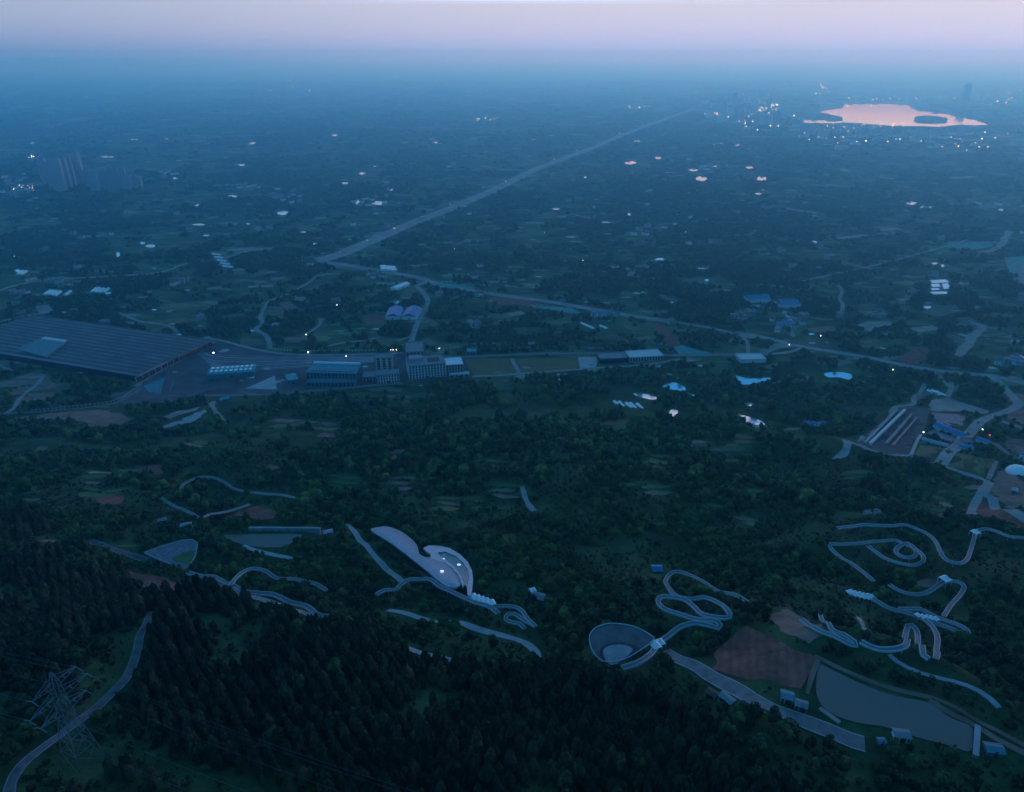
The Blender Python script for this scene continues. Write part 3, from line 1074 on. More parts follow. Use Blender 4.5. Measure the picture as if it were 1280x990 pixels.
def building(name, label, cat, c, p0, p1, depth, h, wall='wall_pale', roof='roof_grey', kind='flat', floors=0, bays=0, sidebays=0, group=None, win='glass', door=True, lit=0, rise=None, parapet=True):
    a, b = ats(c, [p0, p1])
    u = (b - a)[:2]
    w = float(np.hypot(*u))
    u = u / w
    v = np.array([-u[1], u[0]])
    if v[1] < 0:
        v = -v
    cs = [a[:2], b[:2], b[:2] + v * depth, a[:2] + v * depth]
    zs = [float(H(*q)) for q in cs]
    z0, zb = max(min(zs), np.mean(zs) - 0.5), min(zs) - 1
    z1 = z0 + h
    cen = np.mean(cs, axis=0)
    root = thing(name, label, cat, (cen[0], cen[1], z0), group)
    rz = math.atan2(u[1], u[0])
    m = MB()
    m.prism(cs, zb, z1)
    m.build('wall', wall, root)

    def loc(s, t):
        return a[:2] + u * s + v * t
    ov = 0.35
    rc = [loc(-ov, -ov), loc(w + ov, -ov), loc(w + ov, depth + ov), loc(-ov, depth + ov)]
    m = MB()
    if kind == 'flat':
        m.prism(rc, z1 + 0.005, z1 + 0.35)
        if parapet:
            for i in range(4):
                q0, q1 = rc[i], rc[(i + 1) % 4]
                mid = (q0 + q1) / 2
                ins = (cen - mid) / np.hypot(*(cen - mid)) * 0.2
                l = np.hypot(*(q1 - q0)) - (0.0 if i % 2 == 0 else 0.82)
                m.box((*(mid + ins), z1 + 0.36 + 0.45), (l, 0.4, 0.9), math.atan2(*(q1 - q0)[::-1]))
    elif kind == 'gable':
        r = rise or min(depth, w) * 0.2
        if w >= depth:
            e = [loc(-ov, depth / 2), loc(w + ov, depth / 2)]
            vs = [(*rc[0], z1), (*rc[1], z1), (*e[1], z1 + r), (*e[0], z1 + r), (*rc[2], z1), (*rc[3], z1)]
            m.add(vs, [(0, 1, 2, 3), (3, 2, 4, 5), (1, 4, 2), (0, 3, 5), (0, 5, 4, 1)])
        else:
            e = [loc(w / 2, -ov), loc(w / 2, depth + ov)]
            vs = [(*rc[0], z1), (*rc[1], z1), (*rc[2], z1), (*rc[3], z1), (*e[0], z1 + r), (*e[1], z1 + r)]
            m.add(vs, [(0, 4, 5, 3), (4, 1, 2, 5), (0, 1, 4), (2, 3, 5), (0, 3, 2, 1)])
        for i in range(len(m.v)):
            x, y, zz = m.v[i]
            m.v[i] = (x, y, zz + 0.01)
    m.build('roof', roof, root)
    fh = h / max(floors, 1)
    for f in range(floors):
        for k in range(bays):
            s = w * (k + .5) / bays
            q = loc(s, -0.06)
            m = MB()
            m.box((*q, z0 + fh * (f + .55)), (w / bays * .55, .12, fh * .78), rz)
            m.build('window', 'lamp_white' if (f * bays + k) in (lit or ()) else win, root)
        for k in range(sidebays):
            q = loc(w + 0.06, depth * (k + .5) / sidebays)
            m = MB()
            m.box((*q, z0 + fh * (f + .55)), (.12, depth / sidebays * .62, fh * .55), rz)
            m.build('window', win, root)
    if door:
        q = loc(w * 0.5 + (0.5 * w / bays if bays and bays % 2 else 0), -0.1)
        m = MB()
        m.box((*q, z0 + 1.25), (min(2.4, w * .2), .2, 2.5), rz)
        m.build('door', 'depot_dark', root)
    clear_poly(np.array(cs), 3)
    return root, dict(a=a, u=u, v=v, w=w, d=depth, z0=z0, z1=z1, loc=loc, rz=rz)


# ---- train depot
def depot():
    hz = 9.0
    A, B, C = on_level('V', [(770, 408), (1208, 205), (292, 76)], hz)
    u = (C - B)[:2]                                                 # long axis of the ridges, to the left
    Lx = float(np.hypot(*u))
    u = u / Lx
    v = (B - A)[:2]
    Dv = float(np.hypot(*v))
    v = v / Dv
    L = Lx + 40
    root = thing('train_depot', 'huge dark train depot with long parallel ridged roofs', 'depot', (A[0], A[1], 0))

    def loc(s, t):
        return A[:2] + u * s + v * t
    mb = MB()
    mb.prism([loc(0, 0), loc(L, 0), loc(L, Dv), loc(0, Dv)], -0.5, hz - 2.2)
    mb.build('wall', 'depot_dark', root)
    n = 13
    for i in range(n):
        t0, t1 = Dv * i / n, Dv * (i + 1) / n
        l0 = 0.0
        tm = t0 * .35 + t1 * .65
        tm = t0 * .72 + t1 * .28
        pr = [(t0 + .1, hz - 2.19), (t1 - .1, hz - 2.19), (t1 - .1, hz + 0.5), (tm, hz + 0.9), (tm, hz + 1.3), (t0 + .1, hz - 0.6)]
        m = MB()
        vs = [(*loc(-1.0, t), z) for t, z in pr] + [(*loc(L, t), z) for t, z in pr]
        k = 6
        m.add(vs, [tuple(range(k)), tuple(range(2 * k - 1, k - 1, -1))] + [(j, k + j, k + (j + 1) % k, (j + 1) % k) for j in range(k)])
        # pale sheeted near slope, dark gutter and glazed far slope
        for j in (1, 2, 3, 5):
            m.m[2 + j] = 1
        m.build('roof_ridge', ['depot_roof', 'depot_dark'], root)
    for i in range(n):
        q = loc(-0.15, Dv * (i + .5) / n)
        m = MB()
        m.box((*q, 3.1), (.3, Dv / n * .62, 5.4), math.atan2(u[1], u[0]))
        m.build('train_door', 'depot_dark', root)
        q = loc(-0.35, Dv * i / n)
        m = MB()
        m.box((*q, 3.4), (.7, 1.6, 7.2), math.atan2(u[1], u[0]))
        m.build('pilaster', 'wall_mauve' if i < 7 else 'rust', root)
    m = MB()
    m.box((*loc(-1.4, Dv * .77), hz - 1.7), (0.8, Dv * .44, 1.6), math.atan2(u[1], u[0]))
    m.build('fascia', 'rust', root)
    m = MB()
    m.box((*loc(-1.4, Dv * .27), hz - 1.7), (0.8, Dv * .53, 1.6), math.atan2(u[1], u[0]))
    m.build('fascia', 'wall_mauve', root)
    # lower office wing standing over the ridges
    P = on_level('V', [(100, 258), (240, 190), (385, 212), (262, 300)], hz + 3.2)
    m = MB()
    m.prism(P[:, :2], hz - 1, hz + 3.2)
    m.build('roof_annex', 'teal_wall', root)
    P = on_level('V', [(232, 198), (256, 185), (384, 205), (366, 216)], hz + 3.7)
    m = MB()
    m.prism(P[:, :2], hz + 3.21, hz + 3.7)
    m.build('annex_canopy', 'wall_pale', root)
    clear_poly(np.array([loc(-4, -4), loc(L, -4), loc(L, Dv + 4), loc(-4, Dv + 4)]), 4)
    return loc, L, Dv


depot()

# yards first (flat sheets on the plain)
sheet('E', [(-60, 100), (0, 72), (110, 14), (200, 40), (330, 62), (500, 76), (900, 64), (1150, 86), (1178, 160), (1000, 185), (900, 190), (600, 216), (380, 232), (200, 244), (-100, 250)], 'yard', 'rail_yard', 0.1, 30)
sheet('E', [(225, 228), (372, 163), (382, 222)], 'concrete', 'yard_slab', 0.24, 30)
sheet('V', [(770, 470), (1240, 215), (1290, 235), (1270, 380), (1280, 470), (1000, 560), (700, 575), (650, 540)], 'yard', 'depot_yard', 0.14, 30)
sheet('V', [(820, 468), (940, 420), (1000, 440), (965, 510), (850, 505)], 'teal_wall', 'paved_yard', 0.3, 30)
for q_, m_ in (([(800, 965), (860, 940), (930, 925), (990, 905), (1000, 915), (940, 945), (870, 962), (805, 975)], 'wall_grey'), ([(815, 915), (860, 890), (930, 880), (985, 868), (975, 885), (900, 902), (840, 925)], 'soil_pale'),
               ([(905, 925), (970, 895), (1010, 880), (1030, 890), (980, 915), (930, 938)], 'wall_grey'), ([(1030, 850), (1060, 838), (1070, 870), (1095, 905), (1130, 930), (1120, 938), (1080, 915), (1050, 880)], 'soil_pale')):
    sheet('D', q_, m_, 'bare_soil', 0.35, 8, rough=5)
sheet('D', [(60, 920), (200, 905), (400, 890), (500, 880), (600, 905), (665, 930), (590, 955), (450, 960), (380, 930), (200, 930)], 'soil', 'bare_soil', 0.35, 8, rough=8)
sheet('D', [(10, 740), (180, 690), (330, 760), (260, 830), (90, 850)], 'soil', 'bare_soil', 0.1, 20, rough=12)
sheet('V', [(-20, 200), (90, 165), (110, 185), (60, 235), (-20, 248)], 'soil_red', 'bare_soil', 0.1, 20)
# rails
for k in range(9):
    road('E', [(40 + 10 * k, 60 + 9 * k), (180, 80 + 9 * k), (430, 84 + 6 * k), (780, 84 + 3.0 * k)], 1.6, 'steel' if k % 2 else 'depot_roof', name='rail_track', lift=0.2 + 0.01 * k, step=25, thick=0.12, margin=1)

b, i_ = building('train_shed', 'long low shed with teal walls and two rows of white roof lights', 'shed', 'E', (100, 178), (290, 165), 26, 7, 'teal_wall', 'teal_roof', 'gable', rise=2.2)
for r_ in range(2):
    for k in range(9):
        q = i_['loc'](i_['w'] * (k + .6) / 9.4, i_['d'] * (.30 if r_ == 0 else .70))
        m = MB()
        m.box((*q, i_['z1'] + 1.55), (i_['w'] / 16, i_['d'] * .28, 0.5), i_['rz'])
        m.build('roof_light', 'white_sheet', b)
building('workshop', 'small flat-roofed pale teal workshop between shed and large works hall', 'workshop', 'E', (428, 200), (470, 193), 22, 6, 'teal_wall', 'teal_roof', 'flat', parapet=False)
b, i_ = building('works_hall', 'large teal works hall with a white strip along its roof', 'hall', 'E', (505, 190), (708, 195), 34, 14, 'teal_wall', 'teal_roof', 'flat', floors=3, bays=14, sidebays=4)
m = MB()
q = i_['loc'](i_['w'] * .5, i_['d'] * .9)
m.box((*q, i_['z1'] + 2.2), (i_['w'] * .96, 3.0, 2.8), i_['rz'])
m.build('roof_monitor', 'white_paint', b)
m = MB()
q = i_['loc'](i_['w'] * .5, i_['d'] * .3)
m.box((*q, i_['z1'] + .9), (i_['w'] * .9, 10.0, 1.0), i_['rz'])
m.build('roof_monitor', 'teal_wall', b)
building('works_annex', 'low teal lean-to in front of the large works hall', 'annex', 'E', (505, 208), (700, 208), 12, 6, 'teal_wall', 'teal_wall', 'flat', floors=1, bays=12)
building('control_tower', 'tall cream block rising between works hall and office', 'tower block', 'E', (790, 150), (858, 148), 16, 21, 'wall_cream', 'roof_grey', 'flat', floors=6, bays=3, sidebays=3)
building('gate_office', 'low colonnaded block in front of the tall cream block', 'office', 'E', (795, 196), (885, 190), 18, 12, 'wall_pale', 'roof_grey', 'flat', floors=3, bays=8, sidebays=3)
building('service_block', 'low grey plant building between works hall and colonnaded block', 'plant building', 'E', (735, 190), (788, 188), 20, 7, 'wall_grey', 'roof_grey', 'flat', floors=2, bays=4)
b, i_ = building('office_block', 'broad pale office block with recessed courtyard and roof penthouse', 'office', 'E', (925, 180), (1075, 165), 34, 19, 'wall_pale', 'roof_grey', 'flat', floors=5, bays=12, sidebays=5)
m = MB()
m.box((*i_['loc'](i_['w'] * .25, i_['d'] * .65), i_['z1'] + 2.6), (18, 12, 4.5), i_['rz'])
m.build('penthouse', 'wall_grey', b)
m = MB()
m.box((*i_['loc'](i_['w'] * .72, i_['d'] * .5), i_['z1'] + .55), (16, 14, 0.3), i_['rz'])
m.build('roof_well', 'depot_dark', b)
building('office_wing', 'lower office wing with a bright white roof edge beside the field', 'office', 'E', (1076, 165), (1146, 160), 24, 16, 'wall_grey', 'white_paint', 'flat', floors=4, bays=6, sidebays=3)
building('yard_office', 'small dark cabin tucked under the office wing at the field edge', 'cabin', 'E', (1090, 172), (1170, 168), 8, 4, 'wall_grey', 'wall_pale', 'flat', floors=1, bays=4)
building('teal_hut', 'teal flat-roofed hut on the road behind the office wing', 'hut', 'G', (80, 384), (118, 384), 14, 5, 'teal_wall', 'teal_roof', 'flat', floors=1, bays=3)
building('container_stack', 'blue site hut on the lower road below the concrete slab', 'hut', 'E', (150, 272), (188, 266), 7, 4, 'blue_roof', 'teal_roof', 'gable')
# cross-bridge over the tracks
building('footbridge', 'grey station hall bridging the tracks behind the office block', 'station', 'E', (912, 92), (985, 88), 40, 9, 'wall_grey', 'roof_grey', 'flat', floors=2, bays=5)

sheet('G', [(66, 400), (262, 398), (296, 460), (112, 474)], 'field_olive', 'field', 0.1, 30)
sheet('G', [(282, 398), (545, 395), (552, 438), (312, 456)], 'field_olive', 'field', 0.1, 30)
sheet('G', [(548, 392), (640, 392), (620, 436), (556, 440)], 'concrete', 'yard_slab', 0.12, 30)
road('G', [(268, 398), (300, 460)], 6, 'pale_road', name='path', step=20)
building('station_shed', 'dark glazed long building at the end of the olive fields', 'building', 'G', (640, 420), (758, 414), 22, 7, 'depot_dark', 'roof_grey', 'flat', floors=2, bays=10)
building('station_hall', 'pale mottled long building right of the dark glazed one', 'building', 'G', (764, 414), (905, 406), 24, 7, 'wall_mauve', 'wall_pale', 'flat', floors=1, bays=12)

# netting and site clutter
for k, (c, p, lab) in enumerate((('G', [(945, 350), (990, 343), (1040, 360), (1105, 372), (1095, 384), (975, 382)], 'sheet of teal netting spread on the ground right of the pale mottled station building'),
                                 ('H', [(945, 55), (1010, 42), (1140, 42), (1150, 60), (1080, 76), (960, 66)], 'broad sheet of teal netting far off beside the pale road at top right'),
                                 ('H', [(1200, 110), (1290, 100), (1290, 180), (1215, 175)], 'teal netting on the ground at the right-hand edge beyond the flooded fields'),
                                 ('G', [(350, 172), (440, 178), (520, 188), (565, 205), (520, 208), (420, 192), (360, 184)], 'narrow strip of teal netting along the near side of the slanting road'),
                                 ('F', [(950, 140), (1080, 140), (1180, 160), (1150, 168), (1000, 156)], 'teal netting lying along the slanting road where the lane branches off'))):
    P = ats(c, p)
    P[:, :2] += (rng.random((len(P), 2)) - .5) * 4
    o = poly_mesh(P, 8, lambda x, y: H(x, y) + 0.35 + 0.4 * vnoise(x / 4, y / 4, 4), 0.35).build('netting', 'net_teal')
    tag(o, lab, 'netting')
    clear_poly(P, 1)

# ------------------------------------------------------------------ plain: roads
road('X', [(398, 325), (425, 318), (470, 299), (520, 277), (570, 258), (620, 236), (665, 214), (705, 198), (740, 185), (780, 168), (815, 155), (845, 144), (866, 136)], 40, 'highway_pale', step=25, margin=14, edge=None, thick=0.3)
road('F', [(395, 20), (440, 35), (500, 40), (600, 58), (730, 80), (850, 100), (940, 120)], 18, 'highway_pale', step=12, margin=4, lift=0.35, thick=.35)
road('G', [(-90, 72), (30, 97), (200, 128), (400, 155), (560, 182), (750, 215), (940, 243)], 16, 'highway_pale', step=12, margin=4, lift=0.4, thick=.4)
road('G', [(940, 243), (1020, 255), (1130, 275), (1240, 302), (1290, 312)], 9, 'pale_road', step=10, margin=3, lift=0.3)
road('H', [(60, 425), (140, 435), (230, 455), (330, 480), (480, 505), (640, 532), (800, 565), (960, 590), (1150, 607), (1290, 640)], 12, 'pale_road', step=10, margin=4, lift=0.3)
road('G', [(-100, 392), (60, 392), (380, 378), (640, 376), (960, 385), (1150, 382), (1280, 381)], 9, 'highway', step=15, margin=3, lift=0.42, thick=.4)
road('H', [(0, 519), (120, 519), (200, 515), (290, 505), (350, 487)], 7, 'pale_road', step=10, margin=3, lift=0.26)
road('H', [(90, 432), (115, 470), (118, 515)], 6, 'soil_pale', step=10, name='path')
road('G', [(890, 260), (910, 290), (940, 320), (960, 345)], 20, 'soil_red', step=10, name='path', lift=.2, wj=6)
road('G', [(100, 475), (300, 462), (560, 442), (760, 428), (920, 412), (975, 400)], 5, 'pale_road', step=10, name='path', lift=.2, wj=2)
road('F', [(880, 150), (920, 188), (940, 230), (915, 280), (890, 330), (868, 390), (848, 458)], 9, 'pale_road', step=8, margin=3)
road('F', [(880, 150), (920, 135), (950, 122)], 10, 'pale_road', step=8, margin=3, lift=.24)
road('F', [(500, 88), (450, 92), (390, 100), (340, 135), (285, 168)], 6, 'pale_road', step=8, wj=2)
road('F', [(240, 190), (160, 220), (122, 258), (105, 300), (112, 340), (80, 368), (130, 402), (152, 465)], 7, 'pale_road', step=8, wj=3)
road('F', [(400, 312), (402, 340), (350, 380), (330, 398)], 5, 'pale_road', step=8, wj=2, name='path')
road('F', [(420, 455), (520, 435), (600, 425), (690, 428)], 5, 'pale_road', step=10, wj=3, name='path')
road('F', [(860, 400), (820, 415), (780, 425)], 4, 'pale_road', step=10, wj=3, name='path')
road('D', [(0, 290), (60, 268), (160, 245), (260, 233), (400, 228), (500, 222), (640, 215), (760, 205), (850, 185), (900, 162), (1000, 148), (1110, 128), (1230, 95)], 9, 'soil_pale', step=15, wj=4)
road('D', [(-20, 455), (60, 430), (140, 412), (250, 397)], 7, 'pale_road', step=10, wj=3)
road('D', [(590, 400), (680, 440), (800, 458), (850, 475), (880, 498)], 5, 'pale_road', step=10, wj=2)
road('D', [(-20, 655), (40, 680), (60, 690)], 5, 'pale_road', step=8, name='path')
road('D', [(80, 722), (180, 720), (205, 712), (200, 740), (130, 795), (85, 840), (70, 870), (30, 902)], 5, 'pale_road', step=6, wj=1)
road('D', [(-30, 905), (150, 893), (300, 882), (450, 868), (580, 845), (640, 810), (700, 775)], 5, 'highway', step=8)
road('E', [(-120, 248), (0, 246), (200, 244), (380, 238), (560, 222), (760, 205), (900, 194)], 7, 'highway', step=10, lift=.34)
road('V', [(775, 468), (1000, 340), (1225, 215)], 6, 'soil_pale', step=15, lift=.3)
road('D', [(620, 840), (800, 800), (1000, 790), (1270, 800)], 6, 'highway', step=10, lift=.32)
road('E', [(-60, 20), (110, 12), (240, 42), (330, 62), (420, 74), (600, 78), (900, 70)], 6, 'pale_road', step=15, lift=.3)
# right
road('M', [(205, 432), (255, 395), (268, 350), (265, 322)], 7, 'pale_road', step=5, wj=2)
road('M', [(268, 325), (300, 340), (420, 385), (560, 410), (620, 410), (700, 440), (800, 465), (905, 500), (1000, 532), (1078, 560)], 5, 'pale_road', step=5)
road('M', [(1078, 558), (1060, 600), (1050, 632), (1100, 665), (1200, 720), (1300, 785)], 7, 'pale_road', step=5)
road('M', [(800, 465), (880, 370), (960, 290), (1050, 205), (1110, 180), (1200, 150), (1245, 120), (1225, 85), (1180, 40), (1140, -5), (1100, -40)], 11, 'pale_road', step=6, margin=3)
road('M', [(1100, 182), (1150, 215), (1220, 235), (1290, 262)], 6, 'pale_road', step=6, wj=2)
road('M', [(985, 315), (1080, 332), (1160, 380), (1240, 425), (1300, 462)], 8, 'highway', step=6)
road('M', [(1080, 560), (1040, 610), (1010, 660), (985, 700), (975, 745)], 6, 'pale_road', step=5, wj=2)
road('M', [(1120, 440), (1095, 500), (1075, 545)], 4, 'soil_pale', step=5)
road('M', [(715, 0), (690, 45), (650, 80), (645, 120), (560, 128), (525, 150), (515, 185), (430, 270), (370, 300), (340, 330)], 5, 'soil_pale', step=5, wj=1)
road('M', [(865, -10), (860, 40), (840, 75)], 7, 'pale_road', step=5, wj=2)
road('M', [(690, 290), (660, 345), (635, 405)], 3, 'concrete', step=5, name='path')
road('H', [(1220, -5), (1200, 30), (1165, 70), (1120, 82), (1090, 84)], 14, 'soil_pale', step=10, wj=6)
road('H', [(1290, 130), (1275, 190), (1280, 220)], 14, 'soil_pale', step=10, wj=6)
road('H', [(1060, 385), (1095, 390), (1105, 410), (1070, 440), (1045, 470), (1020, 505), (1005, 525)], 12, 'soil_pale', step=8, wj=8, name='path')
road('H', [(495, 225), (515, 245), (505, 280), (515, 310), (510, 345)], 6, 'soil_pale', step=8, wj=3, name='path')
road('H', [(300, 345), (300, 400), (305, 440)], 6, 'pale_road', step=8, wj=2)
road('H', [(905, 590), (940, 630), (975, 660), (960, 690)], 6, 'soil_pale', step=8, wj=2)
road('X', [(60, 160), (85, 152), (108, 146)], 40, 'highway', step=40, wj=8, thick=.3)
road('W', [(980, 300), (1060, 301), (1140, 305), (1280, 312)], 26, 'pale_road', step=40, wj=5, thick=.3)
road('X', [(1210, 300), (1100, 330), (1000, 352)], 5, 'soil_pale', step=20, wj=4, name='path')

# earth, yards, fields on the right
sheet('M', [(528, 128), (640, 130), (745, 138), (720, 230), (690, 300), (640, 402), (560, 405), (430, 380), (300, 337), (420, 250), (515, 180)], 'yard', 'site_yard', 0.1, 8)
for k, (p, mm) in enumerate((([(548, 150), (562, 150), (378, 345), (360, 340)], 'wall_grey'), ([(590, 150), (606, 152), (405, 350), (388, 346)], 'wall_pale'), ([(628, 178), (642, 182), (500, 350), (482, 345)], 'soil_pale'),
                             ([(660, 200), (668, 202), (535, 360), (522, 356)], 'depot_roof'))):
    P = ats('M', p)
    r = thing('loading_ramp', ('long grey ramp wall at the outer edge of the site yard', 'long pale ramp wall second from the outer edge of the site yard', 'earth-coloured long ramp in the middle of the site yard',
                               'dark narrow ramp nearest the blue sheds in the site yard')[k], 'ramp', (P[0][0], P[0][1], float(H(P[0][0], P[0][1]))))
    poly_mesh(P, 6, lambda x, y: H(x, y) + 2.2, 2.6).build('ramp_deck', mm, r)
    m = MB()
    Pm = smooth_path((P[[0, 3]] + P[[1, 2]]) / 2, 5)
    nn = normals(Pm)
    z = H(Pm[:, 0], Pm[:, 1]) + 2.8
    strip(m, Pm[:, :2] + nn * .2, Pm[:, :2] - nn * .2, z, z, .6)
    m.build('barrier', 'concrete', r)
    clear_poly(P, 2)
sheet('M', [(650, 405), (690, 345), (822, 370), (775, 442)], 'field_olive', 'field', 0.15, 8)
sheet('M', [(830, 475), (890, 394), (1002, 415), (930, 502)], 'field_olive', 'field', 0.15, 8)
sheet('M', [(1010, 420), (1115, 430), (1060, 545), (945, 505)], 'field_green', 'field', 0.15, 8)
sheet('M', [(742, 95), (850, 78), (960, 115), (1085, 155), (1060, 170), (930, 160), (742, 152)], 'soil_pale', 'bare_soil', 0.15, 8, rough=6)
sheet('M', [(750, 160), (940, 180), (935, 240), (800, 235)], 'mauve', 'bare_soil', 0.12, 8, rough=6)
sheet('M', [(1150, 492), (1215, 520), (1300, 600), (1300, 730), (1180, 690), (1090, 640), (1095, 570)], 'soil', 'bare_soil', 0.25, 6, rough=4)
sheet('M', [(1040, 640), (1100, 690), (1200, 740), (1300, 800), (1300, 870), (1140, 810), (1000, 780), (985, 710)], 'soil_red', 'bare_soil', 0.25, 6, rough=4)
sheet('M', [(1180, 300), (1290, 320), (1290, 420), (1230, 400), (1180, 360)], 'soil', 'bare_soil', 0.15, 6, rough=4)
sheet('M', [(1200, 60), (1290, 30), (1290, 240), (1180, 190)], 'soil', 'bare_soil', 0.1, 8, rough=4)
sheet('H', [(750, 540), (790, 505), (850, 480), (872, 500), (868, 540), (800, 556)], 'soil_red', 'bare_soil', 0.12, 12, rough=6)
sheet('H', [(720, 735), (810, 715), (850, 650), (870, 660), (830, 720), (790, 745)], 'soil', 'bare_soil', 0.12, 12, rough=6)
sheet('H', [(580, 395), (640, 372), (725, 375), (720, 392), (640, 412)], 'soil_pale', 'bare_soil', 0.12, 12, rough=14)
sheet('H', [(370, 405), (480, 395), (470, 420), (390, 425)], 'soil', 'bare_soil', 0.12, 12, rough=10)
sheet('G', [(170, 140), (330, 150), (420, 170), (340, 178), (210, 168)], 'soil_red', 'bare_soil', 0.12, 12, rough=12)
sheet('F', [(622, 296), (722, 295), (720, 335), (628, 338)], 'soil_red', 'bare_soil', 0.12, 12, rough=6)
sheet('F', [(270, 200), (330, 205), (320, 224), (275, 222)], 'soil_pale', 'bare_soil', 0.12, 12, rough=6)
sheet('F', [(230, 405), (310, 405), (300, 430), (230, 430)], 'soil', 'bare_soil', 0.12, 12, rough=6)
sheet('F', [(0, 405), (100, 415), (115, 445), (0, 455)], 'field_pale', 'field', 0.12, 12, rough=6)
sheet('F', [(130, 265), (230, 255), (215, 290), (120, 300)], 'field_pale', 'field', 0.1, 12, rough=8)
sheet('H', [(860, 300), (960, 310), (1000, 340), (920, 360), (850, 340)], 'field_pale', 'field', 0.1, 12, rough=12)
# small terraced plots on the hillside
n_t = 0
while n_t < 46:
    u_, v_ = random.uniform(20, 1240), random.uniform(500, 700)
    if 440 < u_ < 620 and v_ > 640 or u_ > 1000 and (v_ < 590 or v_ > 640) or 180 < u_ < 420 and v_ > 590:
        continue
    n_t += 1
    for k in range(random.choice((1, 2, 3))):
        w_, h_ = random.uniform(16, 46), random.uniform(2.5, 5)
        vv, uu = v_ + k * 7, u_ + random.uniform(-6, 6)
        sl = random.uniform(-3, 3)
        sheet('X', [(uu - w_ / 2, vv - sl), (uu - w_ / 6, vv - h_ * .7), (uu + w_ / 4, vv - h_ * .4 + sl * .5), (uu + w_ / 2, vv + sl), (uu + w_ / 5, vv + h_ * .6 + sl * .4), (uu - w_ / 5, vv + h_ * .5)],
              random.choice(['field_green', 'field_green', 'field_pale', 'field_olive', 'soil']), 'field', 0.3, 4, rough=1.5, margin=.5)
# a scatter of pale plots with the grain of the land
pl = 0
while pl < 150:
    u_, v_ = random.uniform(-20, 1300), random.uniform(175, 430)
    q = at([(u_, v_)])[0]
    s_ = random.uniform(9, 24) * (q[1] / 1300) ** 0.6
    an = random.choice([0.35, -0.9, 0.2, 1.3]) + random.uniform(-.1, .1)
    asp = random.uniform(1.6, 4)
    ca, sa = math.cos(an), math.sin(an)
    poly = [(q[0] + ca * dx * s_ * asp - sa * dy * s_, q[1] + sa * dx * s_ * asp + ca * dy * s_) for dx, dy in ((-.5, -.5), (.5, -.45), (.48, .5), (-.5, .45))]
    o = poly_mesh(poly, None, lambda x, y: x * 0 + 0.05 + pl * 0.0004, 0.0).build('field', random.choice(['field_pale', 'field_pale', 'soil', 'field_green', 'soil_pale', 'field_olive']))
    tag(o, kind='structure')
    CLEAR_POLY.append((np.array(poly), 2.0))
    pl += 1


for pl in range(520):
    u_, v_ = random.uniform(-20, 1300), 165 + 320 * random.random() ** 1.1
    if fbm(np.array([u_ / 90.]), np.array([v_ / 35.]), 66)[0] < .47:
        continue
    q = at([(u_, v_)])[0]
    if q[2] > 1:
        continue
    s_ = random.uniform(2.2, 6) * (q[1] / 1000) ** 0.7
    poly = [(q[0] + s_ * random.uniform(.6, 2.2) * math.cos(t), q[1] + s_ * random.uniform(.6, 1.4) * math.sin(t)) for t in np.linspace(.3, 2 * PI + .3, 6, endpoint=False)]
    o = poly_mesh(poly, None, lambda x, y: x * 0 + 0.16 + pl * 0.0003, 0.0).build('bare_ground', random.choice(['soil_pale', 'concrete', 'wall_grey', 'soil_pale', 'wall_pale', 'soil']))
    tag(o, kind='structure')
    CLEAR_POLY.append((np.array(poly), 1.0))


def pond(c, pts, m='paddy_water', rough=0.0, smooth=True):
    P = ats(c, pts)
    P = closed_smooth(P, 4) if smooth else P
    hz_ = H(P[:, 0], P[:, 1])
    if np.ptp(hz_) > .8:
        o = poly_mesh(P, 5, lambda x, y: H(x, y) + .3, 0.8).build('pond', m)
        tag(o, kind='structure')
        clear_poly(P, 3)
        return
    z = float(np.max(hz_)) + 0.22
    P = on_level_world(P, z)
    o = poly_mesh(P, None, lambda x, y: x * 0 + z, 0.8).build('pond', m)
    tag(o, kind='structure')
    clear_poly(P, 3)


def on_level_world(P, z):
    return np.c_[P[:, :2], np.full(len(P), z)]


def blob(c, x, y, w, h, n=9, j=.35):
    return [(x + w / 2 * math.cos(t) * random.uniform(1 - j, 1), y + h / 2 * math.sin(t) * random.uniform(1 - j, 1)) for t in np.linspace(0, 2 * PI, n, endpoint=False)]


pond('H', [(68, 604), (90, 612), (140, 618), (205, 614), (215, 622), (170, 632), (120, 642), (85, 638)])
pond('G', [(903, 515), (940, 500), (975, 505), (1000, 525), (990, 535), (940, 528)])
pond('G', [(1002, 543), (1020, 545), (1040, 553), (1028, 556)])
pond('X', [(917, 518), (935, 521), (955, 529), (953, 536), (935, 533), (919, 526)])
pond('G', [(780, 545), (830, 548), (880, 562), (860, 572), (800, 558)])
pond('G', [(925, 625), (945, 613), (968, 620), (962, 642), (930, 640)])
for x0, y0, x1, y1 in ((884, 200, 968, 215), (886, 217, 930, 232), (934, 216, 970, 240), (886, 235, 928, 246), (884, 250, 962, 262), (890, 128, 930, 137), (925, 136, 967, 147)):
    pond('H', [(x0, y0 + 2), (x1 - 10, y0), (x1, y1 - 2), (x0 + 8, y1)], smooth=False)
pond('H', [(440, 595), (500, 590), (552, 600), (545, 622), (500, 612), (455, 612)], 'paddy_water')
pond('H', [(100, 718), (140, 722), (152, 735), (120, 732)])
